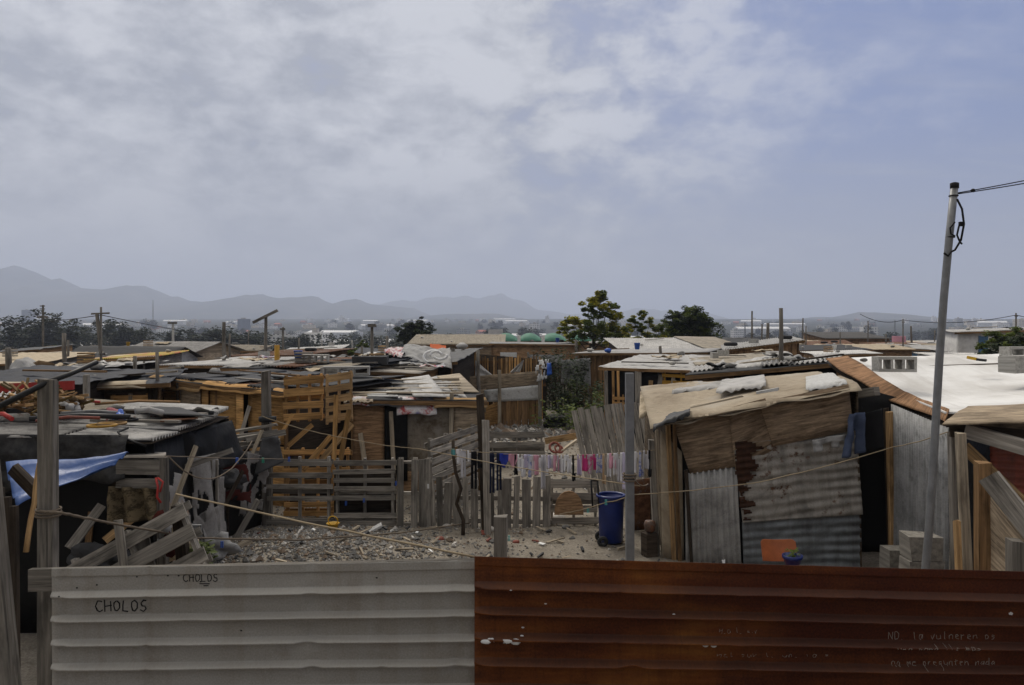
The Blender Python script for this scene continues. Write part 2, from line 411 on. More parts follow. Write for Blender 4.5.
# far buildings: masonry with a procedural grid of small dark windows
def masonry(name, c, sx=3.2, sz=3.0):
    n = N(name)
    br = n.t.nodes.new('ShaderNodeTexBrick'); s = n.uv(); n.set(br.inputs['Vector'], s)
    br.offset = 0; br.inputs['Scale'].default_value = .1; br.inputs['Brick Width'].default_value = sx * .1; br.inputs['Row Height'].default_value = sz * .1
    br.inputs['Mortar Size'].default_value = .09; br.inputs['Mortar Smooth'].default_value = 0
    a = n.noise(s, .25, 4)
    wall = n.ramp(a, [(.3, mul(c, .8)), (.7, mul(c, 1.15))])
    col = n.mix(br.outputs['Fac'], (.05, .055, .06), wall)
    n.done(n.vary(col, .8, 1.2), .8)
masonry('m_white', (.78, .76, .73)); masonry('m_cream', (.62, .54, .43)); masonry('m_grey', (.33, .33, .33)); masonry('m_brick', (.32, .16, .1))
masonry('m_tower', (.1, .12, .17), 2.2, 3.2)
plain('m_roof', (.4, .38, .36), .9, .2, scale=.5); plain('m_red', (.4, .1, .06), .8, .1, scale=.5); plain('m_shed', (.62, .62, .62), .7, .1, scale=.3)
def leaves(name, c1, c2, sc_=.9):
    n = N(name)
    a = n.noise(n.uv(src='Object'), sc_, 3, .6); b = n.noise(n.uv(src='Object'), 9, 2)
    col = n.mix(.4, n.ramp(a, [(.35, c1), (.65, c2)]), n.ramp(b, [(.3, c1), (.7, c2)]))
    n.done(col, .7, spec=.2)
    tr = n.t.nodes.new('ShaderNodeBsdfTranslucent'); n.set(tr.inputs[0], col)
    ms = n.t.nodes.new('ShaderNodeMixShader'); ms.inputs[0].default_value = .3
    n.t.links.new(n.b.outputs[0], ms.inputs[1]); n.t.links.new(tr.outputs[0], ms.inputs[2]); n.t.links.new(ms.outputs[0], n.o.inputs[0])
leaves('leaf_yellow', (.19, .2, .02), (.44, .39, .04)); leaves('leaf_mid', (.065, .1, .02), (.14, .17, .03))
leaves('leaf_dark', (.024, .038, .018), (.065, .085, .04)); leaves('leaf_grass', (.05, .085, .02), (.13, .15, .04)); leaves('leaf_far', (.01, .016, .008), (.03, .04, .018), .08)
leaves('leaf_dry', (.09, .06, .02), (.16, .1, .03))
wood('bark', (.1, .085, .065), .2, .5)
# ground
n = N('ground_mat')
ob = n.uv(src='Object')
a = n.noise(ob, .35, 6, .6); b = n.noise(ob, 3, 6, .65); c = n.noise(ob, 28, 5, .7)
col = n.ramp(b, [(.3, (.13, .113, .09)), (.46, (.25, .22, .178)), (.6, (.32, .285, .235)), (.76, (.42, .38, .32))])
col = n.mix(.5, col, n.ramp(c, [(.3, (.06, .05, .04)), (.48, (.22, .193, .158)), (.7, (.46, .42, .36))]))
col = n.mix(n.ramp(a, [(.45, 0.0), (.62, .6)]), col, (.12, .105, .088))
gp = n.t.nodes.new('ShaderNodeNewGeometry'); sp = n.t.nodes.new('ShaderNodeSeparateXYZ'); n.set(sp.inputs[0], gp.outputs['Position'])
far = n.rng(sp.outputs[1], 130, 400, 0, 1)
f2 = n.noise(ob, .006, 5, .6); f3 = n.noise(ob, .05, 4, .6)
fc = n.mix(n.ramp(f3, [(.5, 0.0), (.62, 1.0)]), n.ramp(f2, [(.4, (.012, .018, .012)), (.6, (.028, .032, .022))]), (.07, .068, .06))
col = n.mix(far, col, fc)
n.done(col, .97, bump=n.math('ADD', b, c), bs=.7, bd=.05, spec=.1)
n = N('hill_mat'); ob = n.uv(src='Object')
n.done(n.ramp(n.noise(ob, .004, 6, .6), [(.35, (.035, .042, .03)), (.55, (.07, .068, .048)), (.7, (.12, .105, .08))]), 1, spec=0)
cloth('cl_darkred', (.06, .015, .012), crumple=.4); cloth('cl_pink2', (.3, .12, .13), crumple=.4); cloth('cl_orange', (.4, .1, .04), crumple=.4)
plain('pl_amber', (.32, .17, .015), .6); plain('tent_green', (.05, .16, .11), .7, .1, scale=2); metal('roof_dark', (.07, .068, .068), rust=.2, met=0, rough=.85)
cloth('blanket_tan', (.33, .215, .105), weave=False, crumple=.35, dirt=.6)
patched('torn_stain', (.28, .27, .26), (.32, .17, .07), .56, 1.2)
ply('ply_weathered', (.31, .225, .15), stain=(.05, .03, .018), amt=.7)
# ---------------------------------------------------------------- sky, sun, air
SUN_EL, SUN_AZ = 48, -18          # high, ahead of the camera and a little to its left, behind thin cloud
w = bpy.data.worlds.new('World'); sc.world = w; w.use_nodes = True
wt = w.node_tree; wt.nodes.clear()
class WN(N):
    def __init__(s): s.t = wt
k = WN()
out = wt.nodes.new('ShaderNodeOutputWorld'); bg = wt.nodes.new('ShaderNodeBackground'); wt.links.new(bg.outputs[0], out.inputs[0])
SKY = .1
bg.inputs[1].default_value = SKY
sky = wt.nodes.new('ShaderNodeTexSky'); sky.sky_type = 'NISHITA'; sky.sun_disc = False
sky.sun_elevation = R(SUN_EL); sky.sun_rotation = R(SUN_AZ); sky.air_density = 1.2; sky.dust_density = 3.0
tc = wt.nodes.new('ShaderNodeTexCoord'); sp = wt.nodes.new('ShaderNodeSeparateXYZ'); wt.links.new(tc.outputs['Generated'], sp.inputs[0])
X, Y, Zc = sp.outputs
zz = k.math('ADD', k.math('MAXIMUM', Zc, 0.0), .13)
cb = wt.nodes.new('ShaderNodeCombineXYZ'); k.set(cb.inputs[0], k.math('DIVIDE', X, zz)); k.set(cb.inputs[1], k.math('DIVIDE', Y, zz))
mp = wt.nodes.new('ShaderNodeMapping'); wt.links.new(cb.outputs[0], mp.inputs[0]); mp.inputs['Location'].default_value = (3.3, 7.1, 0)
mp2 = wt.nodes.new('ShaderNodeMapping'); wt.links.new(cb.outputs[0], mp2.inputs[0]); mp2.inputs['Scale'].default_value = (.8, 2.6, 1); mp2.inputs['Rotation'].default_value = (0, 0, R(-12))
n1 = k.noise(mp.outputs[0], 1.25, 8, .58, .25)
n2 = k.noise(mp.outputs[0], .55, 5, .5)
n3 = k.noise(mp2.outputs[0], 1.5, 7, .6, .3)
mp3 = wt.nodes.new('ShaderNodeMapping'); wt.links.new(tc.outputs['Generated'], mp3.inputs[0]); mp3.inputs['Location'].default_value = (6.1, 1.9, 3.7); mp3.inputs['Scale'].default_value = (1, 1, 1.9)
n4 = k.noise(mp3.outputs[0], 6.5, 9, .58, .3); n5 = k.noise(mp3.outputs[0], 19, 7, .6, .2)
puff = k.math('ADD', k.math('MULTIPLY', n4, .62), k.math('MULTIPLY', n5, .38))
side = k.rng(X, -.15, .5, .15, -.1)                       # the cloud sheet thins out towards the right
top = k.rng(Zc, .0, .45, -.02, .04)
cov = k.math('ADD', k.math('ADD', k.math('ADD', k.math('MULTIPLY', puff, .75), k.math('MULTIPLY', n2, .25)), side), top)
covm = k.math('MULTIPLY', k.ramp(cov, [(.43, 0.0), (.6, 1.0)]), k.rng(X, .05, .5, 1, .3))
wisp = k.math('MULTIPLY', k.ramp(n3, [(.5, 0.0), (.72, 1.0)]), .35)
covm = k.math('MAXIMUM', covm, wisp)
def c10(r, g, b): return (r / SKY, g / SKY, b / SKY)
cl = k.ramp(k.math('ADD', k.math('MULTIPLY', puff, .8), k.math('MULTIPLY', n2, .2)), [(.43, .0), (.57, 1.0)])
lit = k.rng(Zc, .05, .40, .05, .42)
shade = k.math('ADD', k.math('MULTIPLY', cl, .75), lit, True)
ccol = k.mix(shade, c10(.25, .275, .34), c10(.59, .605, .655))
clear = k.mix(.8, sky.outputs[0], c10(.125, .185, .42))
base = k.mix(covm, clear, ccol)
hz = k.ramp(Zc, [(0.0, 1.0), (.09, .6), (.22, 0.0)])
base = k.mix(hz, base, k.mix(k.rng(X, -.5, .6, 0, 1), c10(.43, .44, .48), c10(.30, .335, .42)))
# unseen sky overhead brightened and the half behind the camera dimmed to shape the light
base = k.mix(k.rng(Y, .15, -.5, 0, .8), base, c10(.19, .183, .175))
over = k.math('MULTIPLY', k.rng(Zc, .42, .72, 0, 1), k.rng(Y, -.5, .3, .35, 1))
base = k.mix(over, base, c10(1.36, 1.28, 1.14))
k.set(bg.inputs[0], base)
sc.cycles.volume_bounces = 3
sl = bpy.data.lights.new('sun', 'SUN'); sl.energy = 1.5; sl.angle = R(10); sl.color = (1, .93, .83)
so = bpy.data.objects.new('sun', sl); COL.objects.link(so)
az = R(SUN_AZ); el = R(SUN_EL)
so.rotation_euler = V((math.sin(az) * math.cos(el), math.cos(az) * math.cos(el), math.sin(el))).to_track_quat('Z', 'Y').to_euler()
so.location = (0, 0, 60)
vs = sc.view_settings; vs.view_transform = 'Standard'; vs.look = 'None'; vs.exposure = .12; vs.gamma = 1; vs.use_curve_mapping = False
# ---------------------------------------------------------------- ground
def sstep(a, b, x):
    t = max(0, min(1, (x - a) / (b - a))); return t * t * (3 - 2 * t)
def gh(x, y):
    h = 0.0
    if y > 80: h -= 17 * sstep(80, 300, y)
    if y > 600: h += (min(y, 4000) - 600) * .02 * sstep(600, 1500, y)
    if 5 < y < 60 and abs(x) < 30:
        h += .05 * fbm(x * .5, y * .5, 3) + .02 * fbm(x * 2.1, y * 2.1, 8)
        h += .38 * math.exp(-((x + 3.2) / 2.0) ** 2 - ((y - 12.6) / 1.5) ** 2)      # heap of gravel
        h += .30 * math.exp(-((x - .6) / 2.6) ** 2 - ((y - 24) / 3.5) ** 2) * (1 + .5 * fbm(x * 1.3, y * 1.3))   # rubble
    return h
def axis(segs):
    a = []
    for s, e, st in segs:
        x = s
        while x < e - 1e-6: a.append(x); x += st
    a.append(segs[-1][1]); return a
xs = axis([(-14000, -3000, 1000), (-3000, -400, 200), (-400, -40, 20), (-40, -10, 2), (-10, 10, .3), (10, 40, 2), (40, 400, 20), (400, 3000, 200), (3000, 14000, 1000)])
ys = axis([(-600, -40, 80), (-40, 5, 5), (5, 32, .3), (32, 60, 2), (60, 400, 15), (400, 3000, 100), (3000, 15000, 600)])
g = MB()
for y in ys:
    for x in xs: g.v.append(V((x, y, gh(x, y))))
W = len(xs)
for j in range(len(ys) - 1):
    for i in range(W - 1):
        g.q((j * W + i, j * W + i + 1, (j + 1) * W + i + 1, (j + 1) * W + i), [(xs[i], ys[j]), (xs[i + 1], ys[j]), (xs[i + 1], ys[j + 1]), (xs[i], ys[j + 1])], 0, True)
me_o = g.build('ground', 'ground_mat'); me_o['kind'] = 'structure'
# ---------------------------------------------------------------- hills
def hills(prof, d, name='hills', depth=1500, seed=0, rough=.05):
    h = MB(); px = [p[0] for p in prof]; n = 150; rows = 12
    x0, x1 = px[0], px[-1]
    for j in range(rows + 1):
        t = j / rows * 2 - 1                                  # -1 front foot, 0 crest, 1 back foot
        for i in range(n + 1):
            u = x0 + (x1 - x0) * i / n
            for (a, ya), (b, yb) in zip(prof, prof[1:]):
                if a <= u <= b: q = (u - a) / (b - a); q = q * q * (3 - 2 * q); py = ya + (yb - ya) * q; break
            H = Z(py, d)
            X = (u - HX) / F * d
            nz = fbm(X * .0012 + seed, t * 2 + seed, seed, 5)
            k = (1 - abs(t)) ** .8
            s2 = 1 + rough * 3 * nz * (abs(t) > .01) + rough * 4 * fbm(X * .0032, seed, 0, 6)
            foot = gh(X, min(14000, d - depth)) - 12
            h.v.append(V((X, d + t * depth + 160 * fbm(X * .002, seed + 9), foot + (H - foot) * k * s2)))
    for j in range(rows):
        for i in range(n):
            a = j * (n + 1) + i
            h.q((a, a + 1, a + n + 2, a + n + 1), [(0, 0)] * 4, 0, True)
    o = h.build(name, 'hill_mat'); o['kind'] = 'structure'; return o
hills([(-420, 300), (-260, 262), (-120, 256), (0, 266), (30, 271), (58, 279), (75, 287), (110, 290), (150, 288), (172, 297), (188, 301), (215, 299), (250, 295), (262, 294), (280, 300), (297, 298), (312, 296), (330, 301), (345, 298), (372, 306), (410, 306), (440, 318), (480, 324)], 6200, seed=3)
hills([(330, 318), (380, 305), (408, 299), (440, 297), (500, 297), (520, 300), (540, 310), (575, 314), (612, 312), (650, 309), (700, 312), (730, 320), (780, 324)], 9000, seed=8)
hills([(390, 324), (425, 316), (460, 314), (492, 313), (520, 318), (545, 325)], 5000, seed=5, depth=900)
hills([(690, 324), (745, 320), (790, 319), (818, 317), (842, 319), (862, 313), (882, 312), (900, 317), (922, 325), (960, 326)], 4800, seed=12, depth=900)
# ---------------------------------------------------------------- city in the valley
def city_building(loc, sx, sy, sz, mat, label, cat='building', name='city_building', gable=False, group='pale buildings of the city in the valley'):
    b = MB(); x, y, z = loc; yaw = U(-.5, .5); c, s = math.cos(yaw), math.sin(yaw)
    def pt(a, e, h): return V((x + a * c - e * s, y + a * s + e * c, z + h))
    cs = [(-sx / 2, -sy / 2), (sx / 2, -sy / 2), (sx / 2, sy / 2), (-sx / 2, sy / 2)]
    o = len(b.v)
    for h in (-6, sz): b.v += [pt(a, e, h) for a, e in cs]
    for i in range(4):
        j = (i + 1) % 4; L = sx if i % 2 == 0 else sy
        b.q((o + i, o + j, o + 4 + j, o + 4 + i), [(.0, -6), (L, -6), (L, sz), (0, sz)], 0)
    if gable:
        o2 = len(b.v); b.v += [pt(-sx / 2, 0, sz * 1.35), pt(sx / 2, 0, sz * 1.35)]
        b.q((o + 4, o + 5, o2 + 1, o2), [(0, 0), (sx, 0), (sx, sy), (0, sy)], 1); b.q((o + 6, o + 7, o2, o2 + 1), [(0, 0), (sx, 0), (sx, sy), (0, sy)], 1)
        b.q((o + 7, o + 4, o2), [(0, 0), (1, 0), (1, 1)], 0); b.q((o + 5, o + 6, o2 + 1), [(0, 0), (1, 0), (1, 1)], 0)
    else:
        b.q((o + 4, o + 5, o + 6, o + 7), [(0, 0), (sx, 0), (sx, sy), (0, sy)], 1)
        q = U(.2, .4)
        b.box(pt(sx * U(-.2, .2), sy * U(-.1, .2), sz + 1.2), (sx * q, sy * q, 2.4), 1, yaw)
    return b
kinds = [('m_white', 'm_roof', 'white flat-roofed block'), ('m_cream', 'm_roof', 'cream flat-roofed block'), ('m_grey', 'm_roof', 'grey flat-roofed block'), ('m_brick', 'm_red', 'brick house under a red roof'), ('m_shed', 'm_shed', 'long pale warehouse with a low gable roof')]
for i in range(298):
    t = rnd.random(); y = 420 + 2500 * t ** 1.1
    x = U(-.68, .68) * y
    r = rnd.random(); kd = 0 if r < .42 else 1 if r < .62 else 2 if r < .78 else 3 if r < .88 else 4
    sx, sy, sz = U(9, 22), U(9, 18), U(4, 11) + (U(4, 12) if rnd.random() < .12 else 0)
    if kd == 4: sx, sy, sz = U(35, 90), U(20, 40), U(6, 9)
    if kd == 3: sz = U(3.5, 6)
    wm, rm, lb = kinds[kd]
    b = city_building((x, y, gh(x, y)), sx, sy, sz, wm, '', gable=kd >= 3)
    solo(b, 'city_building', [wm, rm], lb + ' of the hazy city below the hills', 'building', lb + 's of the city below the hills')
for px, w_, ytop, d, lb in ((28, 9, 310, 2200, 'slim blue-grey office tower rising above the dark wood'), (244, 12, 319, 1500, 'wide dark slab tower standing alone in the hazy city')):
    x = (px - HX) / F * d; b = city_building((x, d, gh(x, d)), w_ / F * d, 22, Z(ytop, d) - gh(x, d), 'm_tower', '')
    solo(b, 'office_tower', ['m_tower', 'm_grey'], lb, 'tower')
x = (322 - HX) / F * 420; b = MB(); z0 = gh(x, 420)
b.box((x, 420, z0 + 3.2), (21, 14, 6.4), 0); b.box((x - 2, 420, z0 + 6.6), (40, 17, .5), 1)
solo(b, 'warehouse', ['m_red', 'm_shed'], 'orange-red warehouse under a long white roof beyond the shacks', 'warehouse')
for px, yt, d in ((153, 300, 1500), (146, 318, 900), (538, 320, 1200), (390, 322, 900), (745, 322, 800), (895, 320, 900)):
    x = (px - HX) / F * d; z = gh(x, d); b = MB(); H = Z(yt, d) - z
    for a, e in ((-1, -1), (1, -1), (1, 1), (-1, 1)): b.bar((x + a * 1.2, d + e * 1.2, z), (x + a * .15, d + e * .15, z + H), .3, .3)
    for q in range(1, 8):
        f = 1.2 * (1 - q / 8) + .15
        b.bar((x - f, d - f, z + H * q / 8), (x + f, d - f, z + H * q / 8), .18, .18); b.bar((x - f, d - f, z + H * q / 8), (x + f, d + f, z + H * (q - .8) / 8), .15, .15)
    solo(b, 'lattice_mast', 'pole_metal', 'thin lattice radio mast sticking up from the hazy city', 'mast', 'radio masts of the hazy city')
# ---------------------------------------------------------------- woods and trees
def clump(mb, c, r, n, sz, m=0, rz=.7):
    for _ in range(n):
        d = V((rnd.gauss(0, 1), rnd.gauss(0, 1), rnd.gauss(0, 1))).normalized() * (rnd.random() ** .4)
        mb.leaf(V(c) + V((d.x * r, d.y * r, d.z * r * rz)), sz * U(.6, 1.3), m)
wd = MB()
def wood_tree(px, ytop, d, r):
    x = (px - HX) / F * d; z0 = gh(x, d); H = Z(ytop, d) - z0
    for q in range(7):
        a = U(0, 6.3); rr = r * U(.1, .75)
        clump(wd, (x + math.cos(a) * rr, d + math.sin(a) * rr, z0 + H * U(.35, .86)), r * U(.45, .7), 70, r * .2, 0, .85)
    clump(wd, (x, d, z0 + H - r * .35), r * .5, 60, r * .17)
    clump(wd, (x, d, z0 + H * .5), r * .75, 60, r * .34, 0, 1.5)
for px, yt in ((-30, 314), (-8, 312), (8, 313), (22, 312), (36, 306), (46, 310), (57, 311), (70, 319)):
    wood_tree(px, yt + U(-1, 2), U(215, 250), U(3.2, 4.6))
for i in range(100):
    px = U(-20, 150) if i < 34 else U(110, 270) if i < 74 else U(260, 420)
    wood_tree(px, (U(318, 330) if px < 130 else U(325, 335) if px < 270 else U(333, 340)), U(235, 320), U(3, 5))
for i in range(16): wood_tree(U(-60, 420), U(330, 336), U(380, 600), U(4, 6))
for i in range(30): wood_tree(U(380, 1080), U(327, 333), U(450, 800), U(4, 7))
for i in range(70): wood_tree(U(-60, 1080), U(325, 333), U(700, 1300), U(5, 8))
for i in range(70): wood_tree(U(-60, 1080), U(320, 327), U(1300, 2400), U(6, 10))
solo(wd, 'woods', 'leaf_far', 'dark belt of trees filling the valley behind the shacks', 'woods', kind='stuff')
def tree(label, px, ytop, d, width, clumps, mats, leaf, per, base_w=.2, name='tree', group=None, sub=9, limb=True):
    x = (px - HX) / F * d; z0 = gh(x, d); H = Z(ytop, d) - z0
    t = thing(name, label, 'tree', (x, d, z0), group)
    k = MB(); top = V((x, d, z0 + H * .55))
    k.tube([V((x, d, z0 - .1)), V((x + .1, d, z0 + H * .25)), V((x - .05, d, z0 + H * .42)), top], base_w, 8, taper=.45)
    l = MB()
    for (cx, cz, r, m) in clumps:                            # cx in half widths, cz in heights, r in half widths
        c = V((x + cx * width / 2, d + U(-.5, .5) * width * (.5 - .3 * abs(cx)), z0 + cz * H)); rr = r * width / 2
        st = V((x, d, z0 + H * U(.28, .5))); mid = st.lerp(c, .5) + V((0, 0, -.08 * H))
        if limb: k.tube([st, mid, c], base_w * .33, 6, taper=.35)
        for q in range(sub):
            dd = V((rnd.gauss(0, 1), rnd.gauss(0, 1), rnd.gauss(0, .6))).normalized() * rr * U(.3, .85)
            clump(l, c + dd * 1.15, rr * U(.28, .48), int(per * .8), leaf * .85, m if rnd.random() < .75 else 1 - m, .6)
    k.build('trunk', 'bark', t); l.build('crown', mats, t)
    return t
tree('tall yellow-green tree with an open layered crown above the shacks', 594, 293, 55, 4.7,
     [(0, .93, .3, 0), (.22, .95, .26, 0), (.45, .86, .3, 0), (-.2, .84, .28, 0), (.1, .78, .36, 1), (.6, .76, .3, 0), (-.62, .68, .3, 0), (-.85, .6, .24, 0), (-.4, .66, .3, 0), (.0, .64, .34, 1), (.45, .63, .38, 1), (.75, .58, .34, 1), (-.1, .52, .4, 1), (.35, .48, .4, 1), (-.55, .5, .3, 1), (.9, .46, .3, 1)],
     ['leaf_yellow', 'leaf_mid'], .16, 100, .16, sub=10)
tree('small sparse tree with tufted branches beside the taller yellow-green tree', 642, 309, 58, 3.3,
     [(0, .93, .3, 1), (.35, .84, .32, 0), (-.35, .82, .3, 1), (.7, .74, .34, 1), (-.7, .7, .34, 0), (.6, .6, .42, 1), (.05, .62, .4, 1), (-.5, .56, .44, 0), (.9, .56, .36, 1), (-.1, .74, .3, 1)],
     ['leaf_yellow', 'leaf_mid'], .15, 70, .08)
bc = [(U(-.75, .75), U(.35, .9), .4, rnd.choice((0, 0, 1))) for _ in range(34)]
bc = [(a, U(.55, .93 - .42 * a * a), r, m) for a, z, r, m in bc]
tree('dense dark round tree behind the long white corrugated roof', 690, 305, 62, 4.2, bc, ['leaf_dark', 'leaf_mid'], .15, 75, .2)
bc = [(U(-.75, .7), U(.3, .88), .42, rnd.choice((0, 0, 0, 1))) for _ in range(28)]
tree('dense dark tree standing behind the tan ribbed roof', 416, 317, 88, 4.6, [(a, U(.5, .93 - .42 * a * a), .36, m) for a, z, r, m in bc], ['leaf_dark', 'leaf_far'], .2, 60, .2)
bc = [(U(-.8, .8), U(.35, .86), .38, rnd.choice((0, 0, 1))) for _ in range(28)]
tree('dark leafy bush tree behind the white-painted roof', 1012, 325, 38, 3.2, [(a, U(.5, .95 - .42 * a * a), .36, m) for a, z, r, m in bc], ['leaf_dark', 'leaf_mid'], .12, 80, .12)
tree('low dark bush beside the tan shed roof and the lone pole', 50, 349, 88, 3.6, bc, ['leaf_dark', 'leaf_mid'], .2, 40, .08)
tree('round dark bush next to the thin split pole', 74, 350, 92, 2.6, bc, ['leaf_dark', 'leaf_mid'], .2, 40, .08)
tree('small bright green bush behind the dark tarred roof', 346, 345, 60, 1.9, bc, ['leaf_grass', 'leaf_mid'], .12, 40, .06)
tree('young green palm-like tree on a bare stem behind the dark tarred roof', 363, 339, 55, 1.2, [(0, .9, .5, 0), (.4, .85, .4, 0), (-.4, .85, .4, 0)], ['leaf_grass', 'leaf_mid'], .1, 30, .06)
# ---------------------------------------------------------------- builders
def lerp(a, b, t): return a + (b - a) * t
def panel_mb(mb, a, b, c, d, kind='flat', th=.02, m=0, seed=0):
    """a bottom-left, b bottom-right, c top-right, d top-left (seen from outside)"""
    a, b, c, d = map(V, (a, b, c, d)); L = (b - a).length; H = (d - a).length; s = U(0, 50)
    if kind == 'flat':
        mb.sheet(a, b, c, d, 8, 5, lambda x, y, u, v: .012 * fbm(x * 1.2 + s, y * 1.2, s), th, m)
    elif kind == 'corrv':
        p = .09
        mb.sheet(a, b, c, d, max(8, int(L / p * 6)), 4, lambda x, y, u, v: .016 * math.sin(x / p * 6.283) + .012 * fbm(x + s, y, s), .003, m)
    elif kind == 'corrh':
        p = .1
        mb.sheet(a, b, c, d, 14, max(8, int(H / p * 6)), lambda x, y, u, v: .018 * math.sin(y / p * 6.283) + .014 * fbm(x * 1.5 + s, y, s), .003, m)
    elif kind == 'buckled':
        p = .135
        def bf(x, y, u, v):
            ph = y / p + .5 * fbm(x * .5 + s, y * .7, s); k = .35 + .9 * abs(fbm(x * .8, y * 1.1 + s, s))
            return .016 * k * math.sin(ph * 6.283) + .03 * fbm(x * 1.3 + s, y * 1.6, s, 4) + .012 * fbm(x * 6, y * 6, s, 3)
        mb.sheet(a, b, c, d, 50, max(12, int(H / p * 8)), bf, .003, m)
    elif kind == 'slatv':
        n = max(2, int(L / .13)); wv = (b - a).normalized()
        for i in range(n):
            t = (i + .5) / n; p0 = a.lerp(b, t) + wv * U(-.01, .01); p1 = d.lerp(c, t) + wv * U(-.015, .015); p1.z += U(-.04, .03)
            mb.bar(p0, p1, .02, L / n * U(.82, .97), wv, m)
    elif kind == 'slath':
        n = max(2, int(H / .12))
        for i in range(n):
            t = (i + .5) / n; mb.bar(a.lerp(d, t) + V((0, 0, U(-.015, .015))), b.lerp(c, t) + V((0, 0, U(-.015, .015))), .02, H / n * U(.7, .93), m=m)
    elif kind == 'palh':                                      # open pallet boards on uprights
        n = max(2, int(H / .17)); dn = (b - a).cross(d - a).normalized()
        for i in range(n):
            t = (i + .5) / n; mb.bar(a.lerp(d, t) + V((0, 0, U(-.02, .02))), b.lerp(c, t) + V((0, 0, U(-.02, .02))), .022, H / n * U(.5, .7), m=m)
        nk = max(2, int(L / .55) + 1)
        for i in range(nk):
            t = lerp(.04, .96, i / (nk - 1)); mb.bar(a.lerp(b, t) - dn * .06, d.lerp(c, t) - dn * .06, .08, .045, (b - a), m=m)
    elif kind == 'cloth':
        mb.sheet(a, b, c, d, 16, 14, lambda x, y, u, v: .05 * fbm(x * 2 + s, y * 1.2, s) + .03 * math.sin(x * 9 + s), .004, m)
def panel(name, a, b, c, d, mat, kind='flat', parent=None, th=.02, label=None):
    mb = MB(); panel_mb(mb, a, b, c, d, kind, th); return mb.build(name, mat, parent, label)
def roof_sheet_mb(mb, p00, p10, p11, p01, kind='corr', along='v', m=0, amp=.03, hf=.035):
    """p00 front-left, p10 front-right, p11 back-right, p01 back-left"""
    p00, p10, p11, p01 = map(V, (p00, p10, p11, p01)); L = (p10 - p00).length; D = (p01 - p00).length; s = U(0, 50)
    if kind == 'corr':
        p = .11 if L < 12 else .16
        if along == 'v':
            mb.sheet(p00, p10, p11, p01, max(8, int(L / p * 5)), 6, lambda x, y, u, v: .026 * math.sin(x / p * 6.283) + amp * fbm(x * .6 + s, y * .6, s), .004, m)
        else:
            mb.sheet(p00, p10, p11, p01, 8, max(8, int(D / p * 5)), lambda x, y, u, v: .026 * math.sin(y / p * 6.283) + amp * fbm(x * .6 + s, y * .6, s), .004, m)
    elif kind == 'tarp':
        mb.sheet(p00, p10, p11, p01, 34, 22, lambda x, y, u, v: amp * 1.2 * fbm(x * .8 + s, y * .8, s) + hf * fbm(x * 4 + s, y * 4, s, 3), .004, m,
                 drop=lambda u, v: -.06 * (max(0, .06 - v) / .06) * (1 + NZ.noise(V((u * 9 + s, 0, 0)))))
    else:
        mb.sheet(p00, p10, p11, p01, 10, 8, lambda x, y, u, v: amp * fbm(x * .7 + s, y * .7, s), .015, m)
class Shack: pass
